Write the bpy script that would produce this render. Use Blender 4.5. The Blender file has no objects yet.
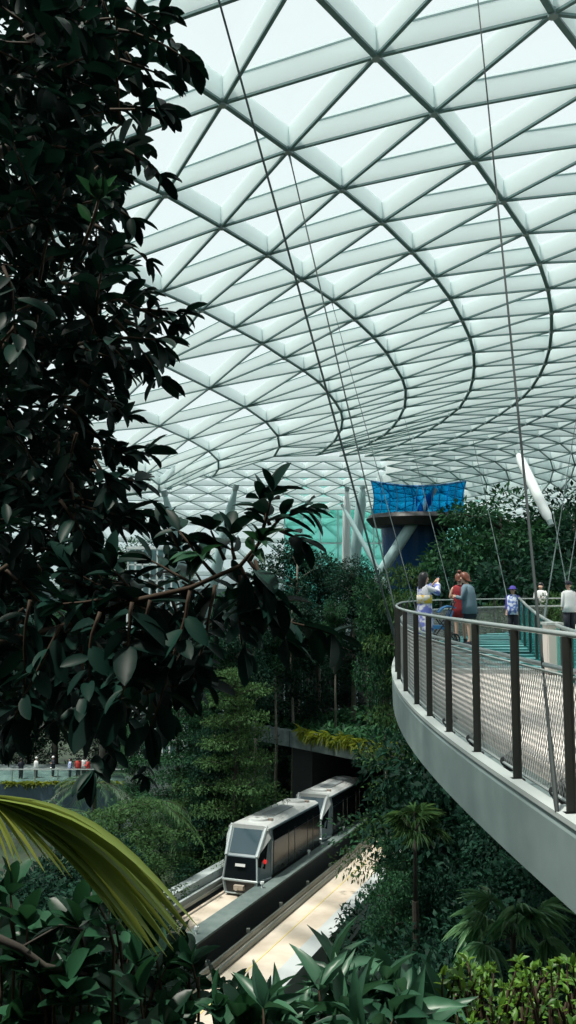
import bpy, bmesh, math, random
import numpy as np
from mathutils import Vector, Matrix, Euler
random.seed(7); RNG = np.random.default_rng(11)
S = bpy.context.scene; C = S.collection
PI = math.pi
# ------------------------------------------------------------------ camera model
F = 850.0; PITCH = math.atan((590-512)/F); CP, SP = math.cos(PITCH), math.sin(PITCH)
EYE = np.array([0.0, 0.0, 19.0])
def ray(px, py):
    x = (px-288)/F; v = (512-py)/F
    return np.array([x, CP-SP*v, SP+CP*v])
def at(px, py, d):            # world point on the sight line at horizontal distance d (m)
    r = ray(px, py); return EYE + r*(d/r[1])
def ath(px, py, h):           # world point on the sight line at height h relative to the eye
    r = ray(px, py); return EYE + r*(h/r[2])
def V(a): return Vector((float(a[0]), float(a[1]), float(a[2])))
def nrm(a):
    a = np.asarray(a, float); return a/(np.linalg.norm(a)+1e-12)
cam_d = bpy.data.cameras.new('camera'); cam = bpy.data.objects.new('camera', cam_d); C.objects.link(cam)
cam.location = EYE; cam.rotation_euler = (PI/2+PITCH, 0, 0)
cam_d.sensor_fit = 'VERTICAL'; cam_d.sensor_height = 36; cam_d.lens = 36*F/1024; cam_d.clip_start = .05; cam_d.clip_end = 2000
S.camera = cam
S.view_settings.view_transform = 'Standard'; S.view_settings.look = 'None'; S.view_settings.gamma = 1
S.view_settings.exposure = 0.0; S.view_settings.use_curve_mapping = False
# ------------------------------------------------------------------ materials
def mat(name, col, rough=.5, metal=0, spec=.5, noise=0, nscale=3, col2=None, alpha=None, bump=0):
    m = bpy.data.materials.new(name); m.use_nodes = True; n = m.node_tree; b = n.nodes['Principled BSDF']
    b.inputs['Base Color'].default_value = (*col, 1); b.inputs['Roughness'].default_value = rough
    b.inputs['Metallic'].default_value = metal; b.inputs['Specular IOR Level'].default_value = spec
    if col2 is not None or bump:
        tc = n.nodes.new('ShaderNodeTexCoord'); t = n.nodes.new('ShaderNodeTexNoise')
        t.inputs['Scale'].default_value = nscale; t.inputs['Detail'].default_value = 5
        n.links.new(tc.outputs['Object'], t.inputs['Vector'])
        if col2 is not None:
            r = n.nodes.new('ShaderNodeValToRGB'); r.color_ramp.elements[0].position = .35; r.color_ramp.elements[1].position = .68
            r.color_ramp.elements[0].color = (*col, 1); r.color_ramp.elements[1].color = (*col2, 1)
            n.links.new(t.outputs['Fac'], r.inputs['Fac']); n.links.new(r.outputs['Color'], b.inputs['Base Color'])
        if bump:
            bp = n.nodes.new('ShaderNodeBump'); bp.inputs['Strength'].default_value = bump
            n.links.new(t.outputs['Fac'], bp.inputs['Height']); n.links.new(bp.outputs['Normal'], b.inputs['Normal'])
    return m
def leafmat(name, ca, cb, rough=.4, transl=.25, spec=.4):
    m = bpy.data.materials.new(name); m.use_nodes = True; n = m.node_tree; b = n.nodes['Principled BSDF']
    g = n.nodes.new('ShaderNodeNewGeometry'); r = n.nodes.new('ShaderNodeValToRGB')
    r.color_ramp.elements[0].color = (*ca, 1); r.color_ramp.elements[1].color = (*cb, 1)
    n.links.new(g.outputs['Random Per Island'], r.inputs['Fac']); n.links.new(r.outputs['Color'], b.inputs['Base Color'])
    b.inputs['Roughness'].default_value = rough; b.inputs['Specular IOR Level'].default_value = spec
    t = n.nodes.new('ShaderNodeBsdfTranslucent'); mx = n.nodes.new('ShaderNodeMixShader'); mx.inputs[0].default_value = transl
    hs = n.nodes.new('ShaderNodeHueSaturation'); hs.inputs['Hue'].default_value = .47; hs.inputs['Value'].default_value = 1.6
    n.links.new(r.outputs['Color'], hs.inputs['Color']); n.links.new(hs.outputs['Color'], t.inputs['Color'])
    n.links.new(b.outputs[0], mx.inputs[1]); n.links.new(t.outputs[0], mx.inputs[2])
    n.links.new(mx.outputs[0], n.nodes['Material Output'].inputs['Surface'])
    return m
def glassmat(name, tint, tr=.6, diffuse=(.9, .95, .95), dw=.5, gloss=.06):
    m = bpy.data.materials.new(name); m.use_nodes = True; n = m.node_tree; n.nodes.remove(n.nodes['Principled BSDF'])
    a = n.nodes.new('ShaderNodeBsdfTransparent'); a.inputs[0].default_value = (*tint, 1)
    t = n.nodes.new('ShaderNodeBsdfTranslucent'); t.inputs[0].default_value = (*diffuse, 1)
    mx = n.nodes.new('ShaderNodeMixShader'); mx.inputs[0].default_value = 1-tr
    n.links.new(a.outputs[0], mx.inputs[1]); n.links.new(t.outputs[0], mx.inputs[2])
    gl = n.nodes.new('ShaderNodeBsdfGlossy'); gl.inputs['Roughness'].default_value = .08
    m2 = n.nodes.new('ShaderNodeMixShader'); m2.inputs[0].default_value = gloss
    n.links.new(mx.outputs[0], m2.inputs[1]); n.links.new(gl.outputs[0], m2.inputs[2])
    n.links.new(m2.outputs[0], n.nodes['Material Output'].inputs['Surface'])
    return m
M = {}
M['pane'] = glassmat('roof_glass', (.93, .965, .97), .84, (.42, .47, .48), gloss=.02)
M['rib'] = glassmat('pale_rib_baffle', (1, 1, 1), .0, (.90, .96, .96), gloss=.0)
nt_ = M['rib'].node_tree; df = nt_.nodes.new('ShaderNodeBsdfDiffuse'); df.inputs[0].default_value = (.88, .93, .93, 1)
mx_ = nt_.nodes.new('ShaderNodeMixShader'); mx_.inputs[0].default_value = .45; tr_ = [x for x in nt_.nodes if x.type == 'BSDF_TRANSLUCENT'][0]
nt_.links.new(tr_.outputs[0], mx_.inputs[1]); nt_.links.new(df.outputs[0], mx_.inputs[2]); nt_.links.new(mx_.outputs[0], nt_.nodes['Material Output'].inputs['Surface'])
M['flange'] = mat('teal_grey_flange', (.12, .215, .215), .45)
M['node'] = mat('node_steel', (.25, .33, .33), .4)
M['white'] = mat('white_paint', (.75, .80, .80), .4)
M['palesteel'] = mat('pale_blue_column_paint', (.33, .47, .48), .4)
M['concrete'] = mat('fascia_concrete', (.13, .18, .178), .7, col2=(.18, .235, .23), nscale=2.2, bump=.1)
M['rim'] = mat('fascia_rim', (.34, .38, .37), .5)
M['darkcon'] = mat('weathered_concrete', (.10, .14, .14), .8, col2=(.22, .27, .26), nscale=1.3, bump=.2)
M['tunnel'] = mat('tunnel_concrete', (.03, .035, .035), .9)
M['paving'] = mat('beige_paving', (.56, .50, .46), .6, col2=(.66, .60, .55), nscale=1.2)
M['post'] = mat('bronze_post', (.03, .034, .03), .5, .3)
M['handrail'] = mat('brushed_rail', (.40, .44, .43), .35, .6)
M['mesh'] = mat('woven_wire', (.34, .36, .35), .4, .5)
M['cable'] = mat('steel_cable', (.06, .085, .085), .6, 0, .2)
M['cabledark'] = mat('dark_steel_rod', (.03, .04, .04), .6, 0, .2)
M['black'] = mat('black_metal', (.012, .014, .016), .5)
M['glass_teal'] = glassmat('teal_glass', (.50, .82, .80), .80, (.2, .5, .5), gloss=.08)
M['facade'] = glassmat('green_facade_glass', (.30, .86, .74), .70, (.2, .8, .66), gloss=.04)
M['net'] = glassmat('blue_net', (.10, .60, .86), .82, (.03, .40, .80), gloss=.0)
M['navy'] = mat('navy_glass', (.006, .05, .15), .25)
M['soil'] = mat('dark_soil', (.012, .018, .012), .95, col2=(.02, .045, .02), nscale=.8, bump=.4)
M['water'] = mat('slate_wall', (.04, .075, .10), .5, col2=(.06, .10, .13), nscale=.6)
M['slab'] = mat('running_slab', (.50, .42, .33), .75, col2=(.62, .54, .45), nscale=.7)
M['slabedge'] = mat('slab_edge', (.45, .48, .48), .7)
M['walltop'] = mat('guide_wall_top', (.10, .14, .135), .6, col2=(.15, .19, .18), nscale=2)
M['wallshade'] = mat('guide_wall_shade', (.02, .026, .028), .7)  # near-black: shade on the wall sides is put into the colour
M['parapet'] = mat('parapet_concrete', (.38, .43, .43), .6)
M['steel'] = mat('guide_rail', (.16, .18, .16), .4, .6)
M['trainroof'] = mat('train_roof_paint', (.50, .52, .51), .35)
M['traingrey'] = mat('train_grey_paint', (.16, .21, .23), .3)
M['trainsilver'] = mat('train_silver_paint', (.36, .42, .43), .28)
M['trainglass'] = mat('train_dark_glass', (.006, .009, .011), .15, spec=.22)
M['windscreen'] = mat('train_windscreen', (.03, .06, .075), .05, spec=.8)
M['red'] = mat('red_lamp', (.7, .02, .02), .3)
rl = M['red'].node_tree.nodes['Principled BSDF']; rl.inputs['Emission Color'].default_value = (1, .03, .03, 1); rl.inputs['Emission Strength'].default_value = .5
M['yellow'] = mat('yellow_line', (.62, .50, .20), .7)
M['bark'] = mat('bark', (.018, .016, .012), .85, col2=(.035, .03, .022), nscale=9, bump=.3)
M['bark_pale'] = mat('pale_bark', (.12, .11, .09), .85, col2=(.2, .19, .16), nscale=5, bump=.3)
M['twig'] = mat('brown_twig', (.035, .024, .015), .8, spec=.2)
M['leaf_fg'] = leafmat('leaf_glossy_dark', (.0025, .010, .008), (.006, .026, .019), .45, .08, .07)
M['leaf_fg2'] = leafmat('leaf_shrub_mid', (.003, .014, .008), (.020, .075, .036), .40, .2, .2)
M['leaf_hedge'] = leafmat('leaf_hedge_bright', (.022, .075, .012), (.10, .23, .03), .45, .35, .35)
M['frond'] = leafmat('fan_frond', (.08, .13, .02), (.24, .32, .07), .42, .35, .4)
M['leaf_a'] = leafmat('leaf_forest_dark', (.004, .017, .012), (.013, .052, .032), .6, .2, .1)
M['leaf_b'] = leafmat('leaf_forest_mid', (.007, .029, .016), (.030, .10, .045), .6, .25, .12)
M['leaf_c'] = leafmat('leaf_forest_light', (.014, .045, .014), (.055, .13, .04), .6, .3, .15)
M['leaf_y'] = leafmat('leaf_yellow', (.05, .10, .01), (.20, .25, .02), .5, .35, .3)
M['leaf_fg3'] = leafmat('leaf_long_mid', (.010, .040, .024), (.045, .125, .07), .38, .2, .3)
M['leaf_fan_lit'] = leafmat('leaf_fan_palm_lit', (.04, .14, .06), (.16, .32, .15), .4, .3, .4)  # brightened leaf colour stands in for sun on the shaded fan palm
M['leaf_palm'] = leafmat('leaf_palm', (.010, .04, .018), (.045, .12, .05), .42, .3, .4)
M['skin'] = mat('skin', (.55, .34, .25), .5)
M['hairblack'] = mat('black_hair', (.008, .008, .01), .4)
M['hairred'] = mat('auburn_hair', (.13, .035, .015), .45)
M['pinkwhite'] = mat('pale_plastic', (.7, .66, .66), .5)
def fabric(name, col, col2, nscale, lo=.45, hi=.55):
    m = mat(name, col, .8, col2=col2, nscale=nscale)
    r = [x for x in m.node_tree.nodes if x.type == 'VALTORGB'][0]; r.color_ramp.elements[0].position = lo; r.color_ramp.elements[1].position = hi
    return m
M['kimono'] = fabric('white_blue_kimono', (.72, .72, .78), (.14, .17, .50), 7)
M['obi'] = fabric('yellow_white_sash', (.75, .50, .06), (.75, .72, .65), 9)
M['reddress'] = mat('red_dress', (.26, .012, .018), .75)
M['blueshirt'] = mat('grey_blue_shirt', (.10, .16, .20), .8)
M['purple'] = mat('purple_cloth', (.045, .03, .25), .8)
M['bluewhite'] = fabric('blue_white_print', (.55, .6, .7), (.08, .14, .42), 12)
M['whitecloth'] = mat('white_cloth', (.7, .7, .7), .8)
M['darkcloth'] = mat('dark_cloth', (.015, .018, .03), .8)
M['redcloth'] = mat('red_cloth', (.5, .05, .04), .8)
M['strollerblue'] = mat('stroller_blue', (.03, .16, .35), .6)
# ------------------------------------------------------------------ object helpers
def tag(o, label=None, cat=None, group=None, kind=None):
    if label: o['label'] = label
    if cat: o['category'] = cat
    if group: o['group'] = group
    if kind: o['kind'] = kind
    return o
def empty(name, loc, label=None, cat=None, group=None, kind=None, rz=0):
    o = bpy.data.objects.new(name, None); C.objects.link(o); o.location = [float(v) for v in loc]; o.rotation_euler = (0, 0, rz)
    return tag(o, label, cat, group, kind)
def link(name, me, m, parent=None, world=True):
    o = bpy.data.objects.new(name, me); C.objects.link(o)
    if m is not None:
        for mm in (m if isinstance(m, (list, tuple)) else [m]): me.materials.append(mm)
    if parent is not None:
        o.parent = parent
        if world: o.matrix_parent_inverse = Matrix.Translation(-Vector(parent.location)) if parent.rotation_euler.z == 0 else (Matrix.Translation(parent.location) @ parent.rotation_euler.to_matrix().to_4x4()).inverted()
    return o
class MB:
    def __init__(s): s.v = []; s.f = []; s.m = []
    def add(s, vs, fs, mi=0):
        o = len(s.v); s.v += [tuple(float(c) for c in v) for v in vs]; s.f += [tuple(i+o for i in f) for f in fs]; s.m += [mi]*len(fs)
    def box(s, c, d, R=None, mi=0):
        hx, hy, hz = d[0]/2, d[1]/2, d[2]/2; vs = []
        for x in (-hx, hx):
            for y in (-hy, hy):
                for z in (-hz, hz):
                    p = Vector((x, y, z))
                    if R is not None: p = R @ p
                    vs.append((c[0]+p.x, c[1]+p.y, c[2]+p.z))
        s.add(vs, [(0, 1, 3, 2), (4, 6, 7, 5), (0, 4, 5, 1), (2, 3, 7, 6), (0, 2, 6, 4), (1, 5, 7, 3)], mi)
    def tube(s, pts, rad, n=8, mi=0, cap=True):
        pts = [Vector([float(c) for c in p]) for p in pts]
        if not hasattr(rad, '__len__'): rad = [rad]*len(pts)
        vs = []; u = None
        for i, p in enumerate(pts):
            d = (pts[min(i+1, len(pts)-1)]-pts[max(i-1, 0)]).normalized()
            if u is None: u = d.orthogonal().normalized()
            else:
                u = u-d*u.dot(d); u = u.normalized() if u.length > 1e-6 else d.orthogonal().normalized()
            w = d.cross(u)
            for k in range(n):
                a = 2*PI*k/n; vs.append(p+(u*math.cos(a)+w*math.sin(a))*rad[i])
        fs = []
        for i in range(len(pts)-1):
            for k in range(n):
                a = i*n+k; b = i*n+(k+1) % n; fs.append((a, b, b+n, a+n))
        if cap: fs.append(tuple(range(n-1, -1, -1))); fs.append(tuple(range((len(pts)-1)*n, len(pts)*n)))
        s.add(vs, fs, mi)
    def rings(s, rings, cap=True, mi=0):      # list of equal-length rings of points
        n = len(rings[0]); vs = [p for r in rings for p in r]; fs = []
        for i in range(len(rings)-1):
            for k in range(n):
                a = i*n+k; b = i*n+(k+1) % n; fs.append((a, b, b+n, a+n))
        if cap: fs.append(tuple(range(n-1, -1, -1))); fs.append(tuple(range((len(rings)-1)*n, len(rings)*n)))
        s.add(vs, fs, mi)
    def prism(s, poly, ext, mi=0):            # polygon of points extruded by vector
        n = len(poly); a = [np.asarray(p, float) for p in poly]; b = [p+np.asarray(ext, float) for p in a]
        s.add(a+b, [tuple(range(n))[::-1], tuple(range(n, 2*n))]+[(i, (i+1) % n, (i+1) % n+n, i+n) for i in range(n)], mi)
    def build(s, name, m, parent=None, smooth=False, world=True, bevel=0):
        me = bpy.data.meshes.new(name); me.from_pydata(s.v, [], s.f); me.update()
        o = link(name, me, m, parent, world)
        if len(me.materials) > 1: me.polygons.foreach_set('material_index', s.m)
        bm = bmesh.new(); bm.from_mesh(me); bmesh.ops.recalc_face_normals(bm, faces=bm.faces); bm.to_mesh(me); bm.free()
        if smooth: me.polygons.foreach_set('use_smooth', [True]*len(me.polygons))
        if bevel:
            b = o.modifiers.new('bevel', 'BEVEL'); b.width = bevel; b.segments = 2; b.limit_method = 'ANGLE'
        return o
def npmesh(name, verts, quads, m, parent=None, smooth=False, world=True):
    me = bpy.data.meshes.new(name); nv = len(verts); nq, k = quads.shape
    me.vertices.add(nv); me.vertices.foreach_set('co', np.ascontiguousarray(verts, np.float32).ravel())
    me.loops.add(nq*k); me.loops.foreach_set('vertex_index', np.ascontiguousarray(quads, np.int32).ravel())
    me.polygons.add(nq); me.polygons.foreach_set('loop_start', np.arange(0, nq*k, k, dtype=np.int32))
    me.update(calc_edges=True)
    if smooth: me.polygons.foreach_set('use_smooth', np.ones(nq, bool))
    return link(name, me, m, parent, world)
# leaf templates: (x along leaf 0..1, y across -.5...5, z)
def tmpl(ts, ws, fold=.12, curl=.18):
    vs = []; fs = []
    for t, w in zip(ts, ws):
        z = -curl*t*t
        vs += [(t, -w/2, z+fold*w), (t, 0, z), (t, w/2, z+fold*w)]
    for i in range(len(ts)-1):
        a = i*3; fs += [(a, a+3, a+4, a+1), (a+1, a+4, a+5, a+2)]
    return np.array(vs), np.array(fs)
T_BIG = tmpl([0, .10, .28, .5, .72, .90, 1], [.03, .42, .88, 1, .90, .52, .03], .10, .18)
T_LONG = tmpl([0, .15, .35, .6, .8, 1], [.03, .55, 1, .85, .5, .02], .14, .35)
T_MID = tmpl([0, .3, .65, 1], [.04, .9, .8, .03], .15, .2)
T_SM = (np.array([(0, 0, 0), (.45, -.5, .1), (1, 0, -.08), (.45, .5, .1)]), np.array([(0, 1, 2, 3)]))
def frames(dirs, ups):
    d = dirs/np.linalg.norm(dirs, axis=1, keepdims=True)
    y = np.cross(ups, d); y /= (np.linalg.norm(y, axis=1, keepdims=True)+1e-9); z = np.cross(d, y)
    return d, y, z
def leaves(bases, dirs, ups, L, W, T):
    tv, tf = T; d, y, z = frames(dirs, ups); N = len(bases)
    v = bases[:, None, :] + d[:, None, :]*(tv[None, :, 0, None]*L[:, None, None]) + y[:, None, :]*(tv[None, :, 1, None]*W[:, None, None]) + z[:, None, :]*(tv[None, :, 2, None]*L[:, None, None])
    f = tf[None]+(np.arange(N)*len(tv))[:, None, None]
    return v.reshape(-1, 3), f.reshape(-1, tf.shape[1])
# ================================================================== ROOF
def Hrel(D): return np.interp(D, [0, 25, 40, 70, 100], [12, 12, 11.3, 9, 7])
def lift(px, py):
    r = ray(px, py); lo, hi = 1., 400.
    for _ in range(50):
        m = (lo+hi)/2; d = r*m
        if d[2] > Hrel(math.hypot(d[0]*.6, d[1])): hi = m
        else: lo = m
    return (r*lo)[:2]
ARC = {0: (0, [[222.7,104.6],[288.5,151.8],[341.7,190.3],[382,223],[412,252.4],[434.5,277.7],[450.2,299],[462,320.8],[469.8,338],[473.7,353],[474.2,367.3],[472.9,379.8],[469.8,391.2],[465,399.8],[459.3,408.4],[450,415.5],[440.3,423.3],[429,430.3]]),
1: (0, [[376,57.9],[433.9,113.8],[474.6,161.7],[503,201.9],[525.5,234.2],[539.3,263.9],[547.9,289.4],[551.6,313],[551.5,332],[549.7,349],[545.3,364],[539.3,376.4],[531.5,388.6],[522.4,398],[512,406.4],[499,415.5],[486,423.3],[471.6,431],[456,438],[439.5,444]]),
2: (13, [[576,397],[560,406.9],[543,416.8],[526.3,424.6],[508,432.4],[488.5,439.4],[469,446],[449.4,450.6]]),
-1: (1, [[165,195.6],[221,227.9],[267.2,255.7],[302,280.2],[333,301.3],[354.8,320],[373.75,337.8],[386.8,353.4],[394.6,366.4],[402.4,379.4],[405.5,389.8],[405.5,399],[404.5,408],[398.5,419.8],[392,428],[384,435.4],[375,440.6]]),
-2: (3, [[161,293],[201,311],[234,328.6],[262,344],[284,358.6],[303.4,371],[319,382.8],[328.2,393.2],[335.5,402.9],[341,412],[342.5,420.3],[341,430],[334,442],[327,448]])}
COARSE = {-3: (0, [[160.6,364.7],[209.3,389],[244.8,407.6],[266,422.5],[277.8,436.6],[279.5,447.5],[274,457]]),
-4: (2, [[159,426.8],[188.5,440],[208.7,451.6],[218.4,461.3],[218.4,469.8],[213,477]]),
-5: (4, [[145.5,474.7],[159,485.6],[158.4,493]])}
meas = {(i, j0+k): lift(*q) for i, (j0, L) in ARC.items() for k, q in enumerate(L)}
meas[(2, 0)] = lift(552.9, 15.2); meas[(2, 1)] = lift(605, 82)
def basis(i, j, d=2):
    i = np.asarray(i, float); j = np.asarray(j, float)/8; return np.stack([i**a*j**b for a in range(d+1) for b in range(d+1-a)], -1)
K = np.array(list(meas.keys())); XY = np.array(list(meas.values()))
CO, *_ = np.linalg.lstsq(basis(K[:, 0], K[:, 1]), XY, rcond=None)
RES = XY-basis(K[:, 0], K[:, 1])@CO
def roof_xy(i, j):
    if (i, j) in meas: return meas[(i, j)]
    w = 1/(((K[:, 0]-i)*3)**2+(K[:, 1]-j)**2)**1.5; w0 = w.sum()
    fade = 1/(1+.15*math.sqrt((((K[:, 0]-i)*3)**2+(K[:, 1]-j)**2).min()))
    return basis(i, j)@CO+fade*(w[:, None]*RES).sum(0)/w0
def proj(p):
    q = np.asarray(p)-EYE; Yc = CP*q[1]+SP*q[2]; v = -SP*q[1]+CP*q[2]
    return 288+F*q[0]/Yc, 512-F*v/Yc
def up3(xy): return np.array([xy[0], xy[1], EYE[2]+Hrel(math.hypot(xy[0]*.6, xy[1]))])
NODE = {}
for i in range(-2, 12):
    for j in range(-9, 44):
        xy = roof_xy(i, j)
        if xy[1] < 2 or xy[1] > 100: continue
        if j < -4 and xy[1] > 30: continue
        p = up3(xy); u, v = proj(p)
        if v > np.interp(u, [100, 159, 214, 273, 330, 360, 385], [505, 493, 478, 462, 455, 462, 500]): continue
        if u > 1100 or (i > 4 and j < 4): continue
        NODE[('m', i, j)] = p
for i, (k0, L) in COARSE.items():
    P3 = np.array([lift(*q) for q in L]); ks = np.arange(len(L))+k0
    c = [np.polyfit(ks, P3[:, a], 2) for a in (0, 1)]
    for k in range(-4, k0+len(L)):
        xy = P3[k-k0] if k >= k0 else np.array([np.polyval(c[0], k), np.polyval(c[1], k)])
        if xy[1] > 3: NODE[('c', i, k)] = up3(xy)
lines = {'arc_rib': [], 'diagonal_rib': [], 'cross_rib': []}
tris = []
def chain(keys):
    out = []; cur = []
    for k in keys:
        if k in NODE: cur.append(k)
        else:
            if len(cur) > 1: out.append(cur)
            cur = []
    if len(cur) > 1: out.append(cur)
    return out
for i in range(-2, 12): lines['arc_rib'] += chain([('m', i, j) for j in range(-9, 44)])
for i in (-3, -4, -5): lines['arc_rib'] += chain([('c', i, k) for k in range(-5, 10)])
for j in range(-9, 44): lines['cross_rib'] += chain([('m', i, j) for i in range(-2, 12)])
for s_ in range(-11, 56): lines['diagonal_rib'] += chain([('m', i, s_-i) for i in range(-2, 12)])
for k in range(-4, 10): lines['cross_rib'] += chain([('c', i, k) for i in (-5, -4, -3)]+[('m', -2, 2*k+6)])
for s_ in range(-9, 4): lines['diagonal_rib'] += chain([('c', i, s_-i) for i in (-5, -4, -3)]+[('m', -2, 2*(s_+3)+4)])
for k in range(-4, 10): lines['cross_rib'] += chain([('c', -3, k), ('m', -2, 2*k+5)])
for (g, i, j) in list(NODE):
    if g == 'm':
        a, b, c, d = (g, i, j), (g, i+1, j), (g, i, j+1), (g, i+1, j-1)
        if b in NODE and c in NODE: tris.append((a, c, b))
        if b in NODE and d in NODE: tris.append((a, b, d))
    else:
        a, b, c, d = (g, i, j), (g, i+1, j), (g, i, j+1), (g, i+1, j-1)
        if i < -3:
            if b in NODE and c in NODE: tris.append((a, c, b))
            if b in NODE and d in NODE: tris.append((a, b, d))
        else:
            q = [('m', -2, 2*j+4), ('m', -2, 2*j+5), ('m', -2, 2*j+6)]
            for x, y in ((0, 1), (1, 2)):
                if q[x] in NODE and q[y] in NODE: tris.append((a, q[x], q[y]))
            if c in NODE and q[2] in NODE: tris.append((a, q[2], c))
# far side of the torus, curving down to the ground
def farpt(a, t):   # a = column, t = row
    ang = math.radians(a); s = t
    R = 68+34*math.sin(min(s, 1.45)); h = 10.3-6.5*(1-math.cos(min(s, 1.45)))-max(0, s-1.0)*9
    return np.array([R*math.sin(ang), R*math.cos(ang), EYE[2]+h])
NF = 13
for r in range(NF):
    for c_ in range(34):
        NODE[('f', r, c_)] = farpt(-34+2.6*(c_+.5*(r % 2)), r*.125)
for r in range(NF):
    lines['cross_rib'] += chain([('f', r, c_) for c_ in range(34)])
    for c_ in range(33):
        if r < NF-1:
            o = r % 2
            tris.append((('f', r, c_), ('f', r+1, c_+o), ('f', r, c_+1)))
            tris.append((('f', r+1, c_), ('f', r+1, c_+1), ('f', r, c_+(1-o))))
for c0 in range(-12, 46):
    z1, z2 = [], []
    for r in range(NF):
        z1.append(('f', r, c0+(r//2) if r % 2 == 0 else c0+(r//2)))
        z2.append(('f', r, c0-(r+1)//2))
    lines['arc_rib' if c0 % 2 == 0 else 'diagonal_rib'] += chain(z1) if c0 % 2 == 0 else chain(z1)
    lines['diagonal_rib'] += chain(z2)
roof = empty('ceiling', (0, 40, EYE[2]+11), 'white glazed grid dome of triangular panels with deep pale ribs', 'roof', kind='structure')
def rib(name, keys):
    P = [NODE[k] for k in keys]; n = len(P); fam = name
    far = keys[0][0] == 'f'
    depth = .72 if not far else .55; th = .03; fw = .07 if fam == 'arc_rib' else .045
    if far: fw = .04
    vs = []; fs = []; mi = []
    for i, p in enumerate(P):
        d = nrm(P[min(i+1, n-1)]-P[max(i-1, 0)]); upv = np.array([0, 0, 1.]); s_ = nrm(np.cross(d, upv))
        nn = nrm(np.cross(s_, d))
        b = p; t = p+nn*depth
        prof = [(-fw, 0), (fw, 0), (fw, .06), (th, .06), (th, depth), (-th, depth), (-th, .06), (-fw, .06)]
        for x, z in prof: vs.append(p+s_*x+nn*z)
    m_ = 8
    for i in range(n-1):
        for k in range(8):
            a = i*m_+k; b = i*m_+(k+1) % m_; fs.append((a, b, b+m_, a+m_)); mi.append(1 if k in (0, 1, 2, 6, 7) else 0)
    if fam == 'cross_rib' and not far:      # slim glazing bar along the top of the web
        o8 = len(vs)
        for i, p in enumerate(P):
            d = nrm(P[min(i+1, n-1)]-P[max(i-1, 0)]); s_ = nrm(np.cross(d, np.array([0, 0, 1.]))); nn = nrm(np.cross(s_, d))
            for x, z in ((-.035, depth-.10), (.035, depth-.10), (.035, depth-.05), (-.035, depth-.05)): vs.append(p+s_*x+nn*z)
        for i in range(n-1):
            for k in range(4):
                a = o8+i*4+k; b = o8+i*4+(k+1) % 4; fs.append((a, b, b+4, a+4)); mi.append(1)
    mb = MB(); mb.add(vs, fs); mb.m = mi
    return mb.build(name, [M['rib'], M['flange']], roof)
allr = [(nm, ch) for nm in lines for ch in lines[nm]]
def seglen(ch): 
    c = np.mean([NODE[k] for k in ch], 0); return len(ch)/np.linalg.norm(c-EYE)
near = [x for x in allr if x[1][0][0] != 'f']; farl = [x for x in allr if x[1][0][0] == 'f']
cnt = {}
near.sort(key=lambda x: -seglen(x[1]))
for nm, ch in near: rib(nm, ch)
# far ribs: joined by family (small in the picture)
for nm in lines:
    obs = [rib(nm, ch) for n2, ch in farl if n2 == nm]
    if not obs: continue
    vs = []; fs = []; mi = []
    for o in obs:
        of = len(vs); vs += [tuple(v.co) for v in o.data.vertices]; fs += [tuple(i+of for i in p.vertices) for p in o.data.polygons]; mi += [p.material_index for p in o.data.polygons]
        me_ = o.data; bpy.data.objects.remove(o); bpy.data.meshes.remove(me_)
    mb = MB(); mb.v = vs; mb.f = fs; mb.m = mi; o = mb.build(nm, [M['rib'], M['flange']], roof); o['kind'] = 'stuff'
nk = {k: i for i, k in enumerate(NODE)}
pv = [NODE[k]+np.array([0, 0, .70 if k[0] != 'f' else .5]) for k in NODE]
mb = MB(); mb.add(pv, [tuple(nk[k] for k in t) for t in tris]); mb.build('glazing', M['pane'], roof)
mb = MB()
for k, p in NODE.items():
    if k[0] == 'f' or np.linalg.norm(p-EYE) > 60: continue
    mb.tube([p+np.array([0, 0, -.05]), p+np.array([0, 0, .12])], .11, 8)
mb.build('node_connector', M['node'], roof)['kind'] = 'stuff'
# ================================================================== GROUND & far facade
mb = MB(); g = 48; vs = []; fs = []
for a in range(g+1):
    for b in range(g+1):
        x = -130+260*a/g; y = -60+260*b/g
        vs.append((x, y, .25*math.sin(x*.3)*math.cos(y*.23)-.3))
for a in range(g):
    for b in range(g): i = a*(g+1)+b; fs.append((i, i+g+1, i+g+2, i+1))
mb.add(vs, fs); tag(mb.build('floor', M['soil'], smooth=True), 'dark forest floor far below', 'ground', kind='structure')
mb = MB()
mb.box((0, -14, 15), (160, 1, 31)); mb.box((0, -9, 16.2), (160, 9, .6)); mb.box((0, -10, 21.5), (160, 7, .5)); mb.box((0, -10, 27), (160, 7, .5))
tag(mb.build('wall_front_blocker', mat('interior_wall', (.05, .07, .07), .8)), 'unseen stepped interior terraces behind the viewer, added to block side light', 'wall', kind='structure')  # unseen wall and terraces, added to cut ambient light from behind
# teal glazed facade behind the trees
fa = empty('wall_back', at(400, 540, 92), 'green tinted glazed facade behind the blue net', 'facade', kind='structure')
pa, pb = at(285, 560, 92), at(500, 560, 92)
top = at(300, 478, 92)[2]
mb = MB(); nx = 12
for i in range(nx):
    x0 = pa[0]+(pb[0]-pa[0])*i/nx; x1 = pa[0]+(pb[0]-pa[0])*(i+1)/nx-.12
    for z0, z1 in ((17.1, 19.6), (19.7, 24), (24.1, top)):
        mb.add([(x0, 92, z0), (x1, 92, z0), (x1, 92, z1), (x0, 92, z1)], [(0, 1, 2, 3)])
mb.build('pane', M['facade'], fa)
mb = MB()
for i in range(nx+1):
    x0 = pa[0]+(pb[0]-pa[0])*i/nx; mb.box((x0-.06, 92.1, (top+4)/2), (.14, .3, top-4))
for z in (15.05, 19.65, 24.05): mb.box(((pa[0]+pb[0])/2, 92.1, z), (pb[0]-pa[0], .25, .14))
mb.build('mullion', M['palesteel'], fa)
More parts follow.
